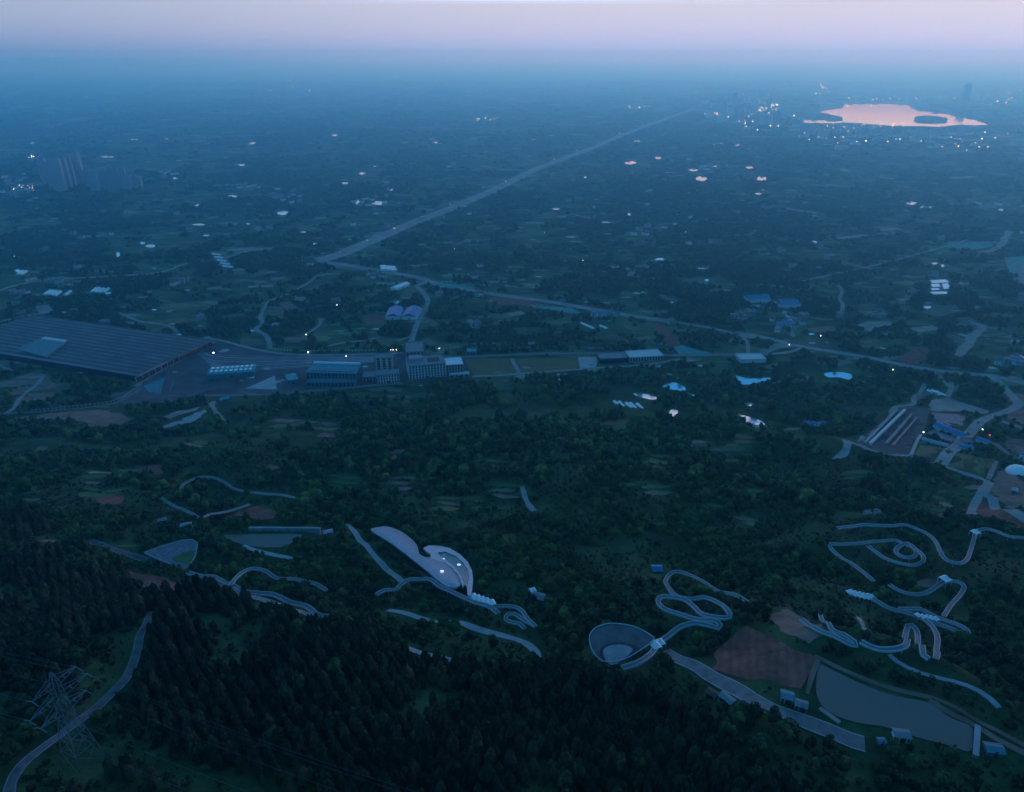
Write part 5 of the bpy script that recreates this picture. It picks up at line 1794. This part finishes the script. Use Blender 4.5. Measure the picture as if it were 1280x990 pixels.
# ------------------------------------------------------------------ pylon and lines
def pylon():
    base = ats('N', [(420, 690)])[0]
    bx, by = base[:2]
    bz = float(H(bx, by))
    r = thing('transmission_pylon', 'steel lattice transmission pylon with three pairs of cross-arms on the dark slope', 'pylon', (bx, by, bz))
    q = ats('N', [(1050, 830)], 10)[0]
    ld = np.array([q[0] - bx, q[1] - by])
    ld = ld / np.hypot(*ld)
    ad = np.array([-ld[1], ld[0]])
    Ht = 46.0
    prof = [(0, 4.6), (8, 3.6), (15, 2.7), (21, 1.9), (26, 1.5), (31.5, 1.3), (36, 1.1), (40.5, .2)]

    def corner(i, k):
        z, w = prof[i]
        s, t = ((1, 1), (1, -1), (-1, -1), (-1, 1))[k % 4]
        p = ad * (s * w) + ld * (t * w)
        return (bx + p[0], by + p[1], bz + z - (1.5 if i == 0 else 0))
    for k in range(4):
        m = MB()
        for i in range(len(prof) - 1):
            m.tube(corner(i, k), corner(i + 1, k), .15, 5)
        m.build('leg', 'pylon_steel', r)
    m = MB()
    for i in range(len(prof) - 1):
        for k in range(4):
            m.tube(corner(i, k), corner(i + 1, k + 1), .06, 4)
            m.tube(corner(i, k + 1), corner(i + 1, k), .06, 4)
            if i:
                m.tube(corner(i, k), corner(i, k + 1), .06, 4)
    m.build('bracing', 'pylon_steel', r)
    tips = []
    for (z, l) in ((24.5, 8.0), (30, 10.0), (35.5, 7.5)):
        for s in (-1, 1):
            tip = np.array([bx, by]) + ad * s * l
            m = MB()
            w = np.interp(z, [p[0] for p in prof], [p[1] for p in prof])
            tp = (tip[0], tip[1], bz + z + .2)
            for t in (-1, 1):
                for dz in (0, 2.4):
                    a = np.array([bx, by]) + ad * s * w + ld * t * w
                    m.tube((a[0], a[1], bz + z + dz), tp, .10, 4)
            for f in (.3, .6):
                c1 = np.array([bx, by]) + ad * s * (w + (l - w) * f) + ld * w * (1 - f)
                c2 = np.array([bx, by]) + ad * s * (w + (l - w) * f) - ld * w * (1 - f)
                m.tube((*c1, bz + z + .1), (*c2, bz + z + .1), .09, 4)
                m.tube((*c1, bz + z + .1), (*((c1 + c2) / 2), bz + z + 2.4 * (1 - f)), .09, 4)
            m.build('cross_arm', 'pylon_steel', r)
            for dd in (-1, 1):
                i_ = MB()
                e = tip + ld * dd * 2.6
                i_.tube(tp, (e[0], e[1], tp[2] - .7), .14, 6)
                i_.build('insulator', 'pylon_steel', r)
            tips.append((tip, tp[2] - .7, z, s))
    clear_poly(np.array([corner(0, k)[:2] for k in range(4)]), 5)
    for tip, z, hh, s in tips:
        for dd, nm in ((1, 'towards the lower right'), (-1, 'over the ridge to the upper left')):
            st = tip + ld * dd * 2.6
            en = tip + ld * dd * 210
            ez = float(H(*en)) + hh
            pts = []
            for t in np.linspace(0, 1, 22):
                p = st + (en - st) * t
                pts.append((p[0], p[1], z * (1 - t) + ez * t - 4 * 6.5 * t * (1 - t)))
            m = MB()
            for a, b in zip(pts[:-1], pts[1:]):
                m.tube(a, b, .03, 4)
            o = m.build('power_line', 'line_wire')
            lv = {24.5: 'lowest', 30: 'middle', 35.5: 'top'}[hh]
            tag(o, 'power line strung from the pylon %s %s arm %s' % ('outer' if s > 0 else 'inner', lv, nm), 'power line', 'power lines on the pylon')
            clear_line(np.array([st, en]), 4.0, 12)


pylon()

# ------------------------------------------------------------------ vegetation
def cube_sphere(n=2):
    vs, fs, idx = [], [], {}
    for ax in range(3):
        for s in (-1, 1):
            g = {}
            for i in range(n + 1):
                for j in range(n + 1):
                    p = [0, 0, 0]
                    p[ax] = s
                    p[(ax + 1) % 3] = -1 + 2 * i / n
                    p[(ax + 2) % 3] = -1 + 2 * j / n
                    key = tuple(round(c, 4) for c in p)
                    if key not in idx:
                        idx[key] = len(vs)
                        l = math.sqrt(sum(c * c for c in p))
                        vs.append([c / l for c in p])
                    g[i, j] = idx[key]
            for i in range(n):
                for j in range(n):
                    q = (g[i, j], g[i + 1, j], g[i + 1, j + 1], g[i, j + 1])
                    fs.append(q if s > 0 else q[::-1])
    return np.array(vs), np.array(fs)


def leaf_quads(pts, nrm, size, r_):
    n = len(pts)
    t = r_.normal(size=(n, 3))
    u = np.cross(nrm, t)
    u /= np.maximum(np.linalg.norm(u, axis=1), 1e-6)[:, None]
    v = np.cross(nrm, u)
    s = size * r_.uniform(.6, 1.3, (n, 1))
    asp = r_.uniform(.5, 1, (n, 1))
    c = np.stack([pts - u * s - v * s * asp, pts + u * s - v * s * asp * .6, pts + u * s * .7 + v * s * asp, pts - u * s * .8 + v * s * asp], 1)
    return c.reshape(-1, 3), np.arange(4 * n).reshape(n, 4)


def join(parts):
    V, Fs, o = [], [], 0
    for v, f in parts:
        V.append(v)
        Fs.append(f + o)
        o += len(v)
    return np.vstack(V), np.vstack(Fs)


def broad(seed, lobes, leaves, sub=2, lsize=.16):
    """crown about 1 unit in radius, base at z=0, top near z=1.5"""
    r_ = np.random.default_rng(seed)
    cs, fs = cube_sphere(sub)
    parts = []
    for k in range(lobes):
        a = r_.uniform(0, 2 * PI)
        d = 0 if k == 0 else r_.uniform(.3, .62)
        rad = .62 if k == 0 else r_.uniform(.34, .52)
        c = np.array([d * math.cos(a), d * math.sin(a), .78 + r_.uniform(-.3, .32) if k else .8])
        j = cs * rad * (1 + r_.uniform(-.22, .15, (len(cs), 1)))
        parts.append((j * np.array([1, 1, .85]) * .86 + c, fs))
        n = max(2, leaves // lobes)
        dr = r_.normal(size=(n, 3))
        dr /= np.linalg.norm(dr, axis=1)[:, None]
        dr[:, 2] = np.abs(dr[:, 2]) * r_.choice([1, 1, 1, -1], n)
        p = c + dr * rad * np.array([1, 1, .85]) * r_.uniform(.85, 1.12, (n, 1))
        nr = dr + r_.normal(size=(n, 3)) * .55
        nr /= np.linalg.norm(nr, axis=1)[:, None]
        parts.append(leaf_quads(p, nr, lsize, r_))
    return join(parts)


def conifer(seed, leaves, lsize=.16):
    """pointed oval crown, radius about .5, from z=.12 to z=1, unit height"""
    r_ = np.random.default_rng(seed)
    na, prof = 7, [(.10, .18), (.22, .34), (.42, .36), (.62, .31), (.82, .20), (.97, .05)]
    vs = []
    for z, rad in prof:
        for a in range(na):
            t = 2 * PI * a / na + r_.uniform(-.2, .2)
            q = rad * .85 * (1 + r_.uniform(-.25, .2))
            vs.append((q * math.cos(t), q * math.sin(t), z + r_.uniform(-.03, .03)))
    fs = [(i * na + a, i * na + (a + 1) % na, (i + 1) * na + (a + 1) % na, (i + 1) * na + a) for i in range(len(prof) - 1) for a in range(na)]
    zz = r_.uniform(.1, 1, leaves) ** 1.1
    rad = np.interp(zz, [p[0] for p in prof], [p[1] for p in prof]) * r_.uniform(.85, 1.25, leaves)
    t = r_.uniform(0, 2 * PI, leaves)
    p = np.stack([rad * np.cos(t), rad * np.sin(t), zz], 1)
    nr = np.stack([np.cos(t), np.sin(t), np.full(leaves, .75)], 1) + r_.normal(size=(leaves, 3)) * .4
    nr /= np.linalg.norm(nr, axis=1)[:, None]
    lq, lf = leaf_quads(p, nr, lsize, r_)
    return join([(np.array(vs), np.array(fs)), (lq * np.array([1, 1, 1]), lf)])


def mesh_np(name, V, Fq, tint, m):
    me = bpy.data.meshes.new(name)
    nv, nf = len(V), len(Fq)
    me.vertices.add(nv)
    me.vertices.foreach_set('co', V.astype(np.float32).ravel())
    me.loops.add(nf * 4)
    me.loops.foreach_set('vertex_index', Fq.astype(np.int32).ravel())
    me.polygons.add(nf)
    me.polygons.foreach_set('loop_start', np.arange(0, nf * 4, 4, dtype=np.int32))
    me.materials.append(MATS[m])
    if tint is not None:
        a = me.attributes.new('tint', 'FLOAT', 'POINT')
        a.data.foreach_set('value', tint.astype(np.float32))
    me.update(calc_edges=True)
    return me


def merged(name, variants, X, sx, sz, m, label, cat):
    Vs, Fs, Ts, o = [], [], [], 0
    n = len(X)
    var = rng.integers(0, len(variants), n)
    rot = rng.uniform(0, 2 * PI, n)
    tn = np.clip(rng.normal(.5, .24, n), 0.01, .99)
    for k, (v, f) in enumerate(variants):
        ii = np.where(var == k)[0]
        if not len(ii):
            continue
        c, s = np.cos(rot[ii]), np.sin(rot[ii])
        vx = (v[None, :, 0] * c[:, None] - v[None, :, 1] * s[:, None]) * sx[ii][:, None] + X[ii, 0][:, None]
        vy = (v[None, :, 0] * s[:, None] + v[None, :, 1] * c[:, None]) * sx[ii][:, None] + X[ii, 1][:, None]
        vz = v[None, :, 2] * sz[ii][:, None] + X[ii, 2][:, None]
        Vs.append(np.stack([vx, vy, vz], -1).reshape(-1, 3))
        Fs.append((f[None] + (np.arange(len(ii)) * len(v))[:, None, None]).reshape(-1, 4) + o)
        Ts.append(np.repeat(tn[ii], len(v)))
        o += len(ii) * len(v)
    me = mesh_np(name, np.vstack(Vs), np.vstack(Fs), np.concatenate(Ts), m)
    ob = bpy.data.objects.new(name, me)
    COL.objects.link(ob)
    tag(ob, label, cat, kind='stuff')
    return ob


def project(X):
    d = X - np.array([0, 0, CAM_Z])
    dep = d[:, 1] * CP - d[:, 2] * SP
    up = d[:, 1] * SP + d[:, 2] * CP
    return CX + F_PX * d[:, 0] / dep, CY - F_PX * up / dep, dep


def keep_mask(XY, z, h, rad):
    """False where a plant would stand on, or grow across the view of, a road, building or water"""
    keep = np.ones(len(XY), bool)
    cap = np.full(len(XY), 99.0)
    dist = np.hypot(XY[:, 0], XY[:, 1])
    away = XY / dist[:, None]
    reach = h * dist / np.maximum(CAM_Z - z, 50) * .65
    samples = [(XY, rad)] + [(XY + away * (reach * k)[:, None], rad * .35) for k in (.3, .62, .95)]
    for q, (P, rr) in enumerate(samples):
        cell = {}
        for poly, mg in CLEAR_POLY:
            lo, hi = poly.min(0) - mg - 12, poly.max(0) + mg + 12
            ii = np.where((P[:, 0] > lo[0]) & (P[:, 0] < hi[0]) & (P[:, 1] > lo[1]) & (P[:, 1] < hi[1]))[0]
            if len(ii):
                bad = in_poly(P[ii], poly) | (dist_poly(P[ii], poly) < (mg * .5 + rr[ii] if q == 0 else 0.3))
                keep[ii[bad]] = False
        for s in CLEAR_SEG:
            h0 = s[4] + 12
            lo0, hi0 = min(s[0], s[2]) - h0, max(s[0], s[2]) + h0
            lo1, hi1 = min(s[1], s[3]) - h0, max(s[1], s[3]) + h0
            ii = np.where((P[:, 0] > lo0) & (P[:, 0] < hi0) & (P[:, 1] > lo1) & (P[:, 1] < hi1))[0]
            if not len(ii):
                continue
            d = seg_dist(P[ii], s)
            if s[5] > 0:
                if q == 0:
                    near = d < s[4] + rr[ii]
                    if s[5] < 10:
                        keep[ii[near & (d < s[4])]] = False
                    cap[ii[near]] = np.minimum(cap[ii[near]], s[5] * .45)
                else:
                    nb = (d < s[4] * .8) & (h[ii] > s[5] + 1)
                    cap[ii[nb]] = np.minimum(cap[ii[nb]], s[5] * .8)
            else:
                keep[ii[d < (s[4] * .8 + rr[ii] if q == 0 else s[4] * .45)]] = False
    return keep, cap


# ---- plantation conifers in rows
plant_px = np.array([(150, 770), (195, 742), (262, 737), (330, 765), (400, 785), (470, 790), (500, 815), (560, 835), (640, 840), (720, 838), (790, 855), (850, 880), (905, 925), (1010, 1000), (1010, 1060), (60, 1060), (130, 960), (150, 900), (185, 840), (190, 790)], float)
a0, a1 = at([(212, 812), (250, 900)])
rd = (a1 - a0)[:2]
rd /= np.hypot(*rd)
rn = np.array([-rd[1], rd[0]])
I, J = np.meshgrid(np.arange(-105, 105), np.arange(-135, 135))
g = (a0[:2][None] + rn[None] * (I.ravel() * 4.9)[:, None] + rd[None] * (J.ravel() * 3.0)[:, None]) + rng.normal(0, .42, (I.size, 2))
gz = H(g[:, 0], g[:, 1])
u, v, dp_ = project(np.c_[g, gz])
left_px = np.array([(-60, 640), (60, 640), (130, 690), (175, 735), (180, 770), (165, 850), (120, 900), (60, 870), (-60, 900)], float)
okm = (dp_ > 50) & in_poly(np.stack([u, v], 1), plant_px)
okm |= (dp_ > 50) & in_poly(np.stack([u, v], 1), left_px) & (fbm(g[:, 0] / 30, g[:, 1] / 30, 31) > .47)
okm &= fbm(g[:, 0] / 24, g[:, 1] / 24, 12) < .66
g, gz = g[okm], gz[okm]
ch = np.clip(rng.normal(7.6, 1.7, len(g)), 3.6, 11.5) * (0.8 + .45 * fbm(g[:, 0] / 40, g[:, 1] / 40, 41))
kp, cap = keep_mask(g, gz, ch, np.full(len(g), 1.6))
kp &= cap > 6
CON = np.c_[g, gz][kp]
CH = np.minimum(ch, cap)[kp]
u, v, dp_ = project(CON)
inframe = (u > -10) & (u < 1290) & (v < 1015)
score = np.where(inframe, -dp_, -1e6)
order = np.argsort(-score)
near, rest = order[:300], order[300:]
con_var = [conifer(s, 300, .085) for s in range(4)]
con_lod = [conifer(s + 40, 130, .12) for s in range(5)]
con_me = [mesh_np('crown', v_ * np.array([1, 1, 1]), f_, None, 'leaf_conifer') for v_, f_ in con_var]
tm = MB()
tm.tube((0, 0, -.15), (0, 0, .4), .02, 6, r2=.012)
_t = tm.build('trunk', 'bark')
trunk_me = _t.data
bpy.data.objects.remove(_t)
for i in near:
    r = thing('conifer_tree', 'dark pointed conifer standing in the planted rows of the near slope', 'tree', CON[i], 'conifers in the planted rows')
    r.rotation_euler = (0, 0, random.uniform(0, 6.28))
    w_ = random.uniform(.8, 1.1) * CH[i] * .52
    r.scale = (w_, w_, float(CH[i]))
    c = bpy.data.objects.new('crown', random.choice(con_me))
    COL.objects.link(c)
    c.parent = r
    t = bpy.data.objects.new('trunk', trunk_me)
    COL.objects.link(t)
    t.parent = r
merged('conifer_woods', con_lod, CON[rest], CH[rest] * .52, CH[rest], 'leaf_conifer', 'dark mass of planted conifers covering the near slope beyond the nearest rows', 'woods')
con_px = None

# ---- broadleaved cover on the hillside
def scatter(y0, y1, cell):
    xs = np.arange(-1.0 * y1 - 200, 1.0 * y1 + 200, cell)
    ys = np.arange(y0, y1, cell)
    X, Y = np.meshgrid(xs, ys)
    P = np.stack([X.ravel(), Y.ravel()], 1) + rng.uniform(-.5, .5, (X.size, 2)) * cell
    z = H(P[:, 0], P[:, 1])
    u, v, d = project(np.c_[P, z])
    k = (d > 30) & (u > -140) & (u < 1420) & (v < 1090) & (v > 60)
    return P[k], z[k], u[k], v[k], d[k]


def open_ground(P):
    return fbm(P[:, 0] / 70, P[:, 1] / 70, 77) * .65 + fbm(P[:, 0] / 22, P[:, 1] / 22, 78) * .35


B_near, B_mid = [], []
P, z, u, v, d = scatter(70, 470, 4.6)
inp = in_poly(np.stack([u, v], 1), plant_px) & (rng.random(len(P)) > .07)
ogn = open_ground(P)
k = ~inp & (ogn < .555 + .03 * rng.normal(size=len(P))) & (rng.random(len(P)) < .93)
P, z = P[k], z[k]
size = np.clip(rng.gamma(5.0, .46, len(P)), 1.0, 3.7) * (0.72 + .6 * fbm(P[:, 0] / 50, P[:, 1] / 50, 50))
hh = size * rng.uniform(1.15, 1.7, len(P))
kp, cap = keep_mask(P, z, hh * 1.5, size * .8)
P, z, size, hh = P[kp], z[kp], size[kp], hh[kp]
f = np.clip(cap[kp] / (hh * 1.5), .25, 1)
size, hh = size * np.sqrt(f), hh * f
# keep clear of the conifers
NB = np.c_[P, z]
u, v, d = project(NB)
infr = (u > 5) & (u < 1275) & (v < 985) & (size > 1.6)
score = np.where(infr, size / d, -1)
order = np.argsort(-score)
near, rest = order[:300], order[300:]
bro_var = [broad(s, 7, 300, 2, .10) for s in range(5)]
bro_lod = [broad(s + 20, 5, 110, 2, .15) for s in range(6)]
bro_far = [broad(s + 60, 3, 34, 2, .22) for s in range(6)]
bro_me = [mesh_np('crown', v_, f_, None, 'leaf_darkened' if q_ < 4 else 'leaf_broad') for q_, (v_, f_) in enumerate(bro_var)]
tm = MB()
tm.tube((0, 0, -.4), (0, 0, .55), .085, 7, r2=.05)
for a in range(4):
    tm.tube((0, 0, .3), (.42 * math.cos(a * 1.57 + .4), .42 * math.sin(a * 1.57 + .4), .85), .04, 5, r2=.02)
_t = tm.build('trunk', 'bark')
btrunk_me = _t.data
bpy.data.objects.remove(_t)
for i in near:
    r = thing('broadleaf_tree', 'rounded broadleaf tree in the mixed wood of the near hillside', 'tree', NB[i], 'broadleaf trees of the near hillside')
    r.rotation_euler = (0, 0, random.uniform(0, 6.28))
    r.scale = (float(size[i]), float(size[i] * random.uniform(.85, 1.15)), float(hh[i]))
    c = bpy.data.objects.new('crown', random.choice(bro_me))
    COL.objects.link(c)
    c.parent = r
    t = bpy.data.objects.new('trunk', btrunk_me)
    COL.objects.link(t)
    t.parent = r
dk = NB[rest][:, 1] + (fbm(NB[rest][:, 0] / 45, NB[rest][:, 1] / 45, 201) - .5) * 150 < 285 - .10 * NB[rest][:, 0]  # nearer woods take the darkened leaf colour, standing in for vignette shade
merged('darkened_evergreens', bro_lod, NB[rest][dk], size[rest][dk], hh[rest][dk], 'leaf_darkened', 'evergreen wood, leaves darkened for vignette shade, on the nearest part of the slope, beside and below the walkways', 'woods')
merged('hillside_woods', bro_lod, NB[rest][~dk], size[rest][~dk], hh[rest][~dk], 'leaf_broad', 'green mixed woods and scrub covering the hillside beyond the walkways', 'woods')
# lower hill
P, z, u, v, d = scatter(470, 900, 6.4)
k = (open_ground(P) < .55 + .03 * rng.normal(size=len(P))) & (rng.random(len(P)) < .93)
P, z = P[k], z[k]
size = np.clip(rng.gamma(3.6, .95, len(P)), 1.2, 7.0) * (.8 + .4 * fbm(P[:, 0] / 60, P[:, 1] / 60, 50))
hh = size * rng.uniform(1.0, 1.6, len(P))
kp, cap = keep_mask(P, z, hh * 1.5, size * .8)
f = np.clip(cap[kp] / (hh[kp] * 1.5), .3, 1)
merged('lower_woods', bro_far, np.c_[P, z][kp], size[kp] * np.sqrt(f), hh[kp] * f, 'leaf_broad', 'woods on the lower hillside down to the edge of the plain', 'woods')

# undergrowth in the clearings
P, z, u, v, d = scatter(110, 620, 3.4)
k = (fbm(P[:, 0] / 12, P[:, 1] / 12, 61) > .36) & ((open_ground(P) > .5) | (rng.random(len(P)) < .6))
P, z = P[k], z[k]
sz_ = np.clip(rng.gamma(3, .36, len(P)), .4, 2.6)
kp, cap = keep_mask(P, z, sz_, sz_ * .5)
merged('undergrowth', [broad(s + 90, 2, 14, 1, .28) for s in range(5)], np.c_[P, z - .15][kp], sz_[kp], sz_[kp] * .9, 'leaf_darkened', 'low bushes filling the clearings of the hillside woods', 'undergrowth')

# ---- woods and hedges of the plain
def plain_woods(y0, y1, cell, smin, smax, thr, name, label, variants, sc=1.0):
    P, z, u, v, d = scatter(y0, y1, cell)
    n1 = fbm(P[:, 0] / (150 * sc), P[:, 1] / (150 * sc), 90, 5)
    n2 = fbm(P[:, 0] / (30 * sc), P[:, 1] / (24 * sc), 95, 3)
    k = (n1 * .5 + n2 * .5) > thr + .03 * rng.normal(size=len(P))
    P, z = P[k], z[k]
    size = rng.uniform(smin, smax, len(P))
    hh = rng.uniform(4.5, 8.5, len(P)) * (1 + .15 * sc)
    kp, cap = keep_mask(P, z, hh, size * .6)
    merged(name, variants, np.c_[P, z - hh * .15][kp], size[kp], hh[kp] * .8, 'leaf_far', label, 'woods')


plain_woods(900, 1500, 8.5, 3.2, 6.5, .50, 'plain_woods', 'patchy woods and hedges on the plain round the slanting road', bro_far)
plain_woods(1500, 2800, 15, 6, 12, .50, 'plain_woods', 'patchy woods of the middle plain on both sides of the highway', bro_far, 1.4)
fl = [broad(s + 80, 2, 12, 1, .3) for s in range(5)]
plain_woods(2800, 5600, 32, 12, 27, .49, 'plain_woods', 'hazy woods of the far plain below the city and lake', fl, 2.5)
plain_woods(5600, 13000, 90, 30, 75, .50, 'plain_woods', 'faint woods on the farthest plain under the horizon', fl, 6)
# island trees
P = rng.uniform(isl[:, :2].min(0), isl[:, :2].max(0), (900, 2))
P = P[in_poly(P, isl[:, :2])]
merged('island_woods', bro_far, np.c_[P, np.full(len(P), .5)], rng.uniform(8, 15, len(P)), rng.uniform(7, 12, len(P)), 'leaf_far', 'dark woods covering the small island in the bright lake', 'woods')

# ------------------------------------------------------------------ haze
hz = MB()
hz.box((0, 0, (560 - 3) / 2), (150000, 150000, 563))
hzo = hz.build('haze', [])
mm = bpy.data.materials.new('haze_air')
mm.use_nodes = True
nt = mm.node_tree
nt.nodes.remove(nt.nodes['Principled BSDF'])
pv = nt.nodes.new('ShaderNodeVolumePrincipled')
pv.inputs['Color'].default_value = (0.20, 0.64, 1.0, 1)
pv.inputs['Absorption Color'].default_value = (1, 1, 1, 1)
pv.inputs['Density'].default_value = 2.8e-4
pv.inputs['Anisotropy'].default_value = 0.84
nt.links.new(pv.outputs[0], nt.nodes['Material Output'].inputs['Volume'])
mm.cycles.homogeneous_volume = True
hzo.data.materials.append(mm)
tag(hzo, kind='stuff', label='pale blue evening haze filling the air over the whole valley', cat='haze')

# ------------------------------------------------------------------ sky
SUN_AZ, SUN_EL = R(30), R(10)
w = bpy.data.worlds.new('World')
S.world = w
w.use_nodes = True
nt = w.node_tree
N, Lk = nt.nodes.new, nt.links.new
bg = nt.nodes['Background']
tc = N('ShaderNodeTexCoord')
sep = N('ShaderNodeSeparateXYZ')
Lk(tc.outputs['Generated'], sep.inputs[0])


def wramp(stops):
    r = N('ShaderNodeValToRGB')
    e = r.color_ramp.elements
    e[0].position, e[0].color = stops[0][0], (*stops[0][1], 1)
    e[1].position, e[1].color = stops[-1][0], (*stops[-1][1], 1)
    for p, c in stops[1:-1]:
        q = e.new(p)
        q.color = (*c, 1)
    Lk(sep.outputs['Z'], r.inputs['Fac'])
    return r.outputs['Color']


cool = wramp([(0.0, (.20, .41, .62)), (.015, (.26, .44, .60)), (.03, (.33, .47, .59)), (.06, (.38, .50, .63)), (.12, (.22, .58, 1.02)), (.3, (.015, .39, 1.0)), (.6, (.03, .22, .53)), (1.0, (.04, .18, .39))])
warm = wramp([(0.0, (.46, .54, .60)), (.015, (.52, .585, .60)), (.03, (.58, .60, .595)), (.058, (.63, .62, .61)), (.064, (1.35, 2.7, 4.5)), (.094, (1.25, 2.6, 4.3)), (.106, (1.9, 1.45, 1.7)), (.16, (.70, .78, 1.1)), (.3, (.02, .39, 1.0)), (.6, (.03, .22, .53)), (1.0, (.04, .18, .39))])  # bright bluish band just above the view, added to colour the lake's reflection
dt = N('ShaderNodeVectorMath')
dt.operation = 'DOT_PRODUCT'
dt.inputs[1].default_value = (math.sin(SUN_AZ), math.cos(SUN_AZ), 0)
Lk(tc.outputs['Generated'], dt.inputs[0])
mr = N('ShaderNodeMapRange')
mr.interpolation_type = 'SMOOTHSTEP'
mr.inputs['From Min'].default_value = .38
mr.inputs['From Max'].default_value = 1.0
Lk(dt.outputs['Value'], mr.inputs['Value'])
mx = N('ShaderNodeMix')
mx.data_type = 'RGBA'
Lk(mr.outputs[0], mx.inputs['Factor'])
Lk(cool, mx.inputs['A'])
Lk(warm, mx.inputs['B'])
st = N('ShaderNodeTexSky')
st.sky_type = 'NISHITA'
st.sun_disc = False
st.sun_elevation = SUN_EL
st.sun_rotation = SUN_AZ
st.altitude = 400
ad = N('ShaderNodeMix')
ad.data_type = 'RGBA'
ad.blend_type = 'ADD'
ad.inputs['Factor'].default_value = 0.004
Lk(mx.outputs['Result'], ad.inputs['A'])
Lk(st.outputs[0], ad.inputs['B'])
Lk(ad.outputs['Result'], bg.inputs['Color'])
bg.inputs['Strength'].default_value = 1.0

sl = bpy.data.lights.new('sun', 'SUN')
sl.energy = 0.06
sl.angle = R(6)
sl.color = (1, .78, .7)
so = bpy.data.objects.new('sun', sl)
COL.objects.link(so)
SUN_AZ = R(50)
st.sun_rotation = SUN_AZ
so.rotation_euler = Vector((-math.sin(SUN_AZ) * math.cos(SUN_EL), -math.cos(SUN_AZ) * math.cos(SUN_EL), -math.sin(SUN_EL))).to_track_quat('-Z', 'Y').to_euler()

# ------------------------------------------------------------------ camera and render
cd = bpy.data.cameras.new('camera')
cd.sensor_fit = 'HORIZONTAL'
cd.sensor_width = 36
cd.lens = F_PX / 1280 * 36
cd.clip_start = 1
cd.clip_end = 200000
co = bpy.data.objects.new('camera', cd)
COL.objects.link(co)
co.location = (0, 0, CAM_Z)
co.rotation_euler = (PI / 2 - PITCH, 0, 0)
S.camera = co
S.render.engine = 'CYCLES'
S.cycles.use_denoising = True
S.cycles.volume_bounces = 4
S.cycles.max_bounces = 7
S.cycles.diffuse_bounces = 2
S.cycles.glossy_bounces = 2
S.cycles.transparent_max_bounces = 8
S.cycles.sample_clamp_indirect = 4
S.view_settings.view_transform = 'Standard'
S.view_settings.look = 'None'
S.view_settings.exposure = 0.07
S.view_settings.gamma = 1
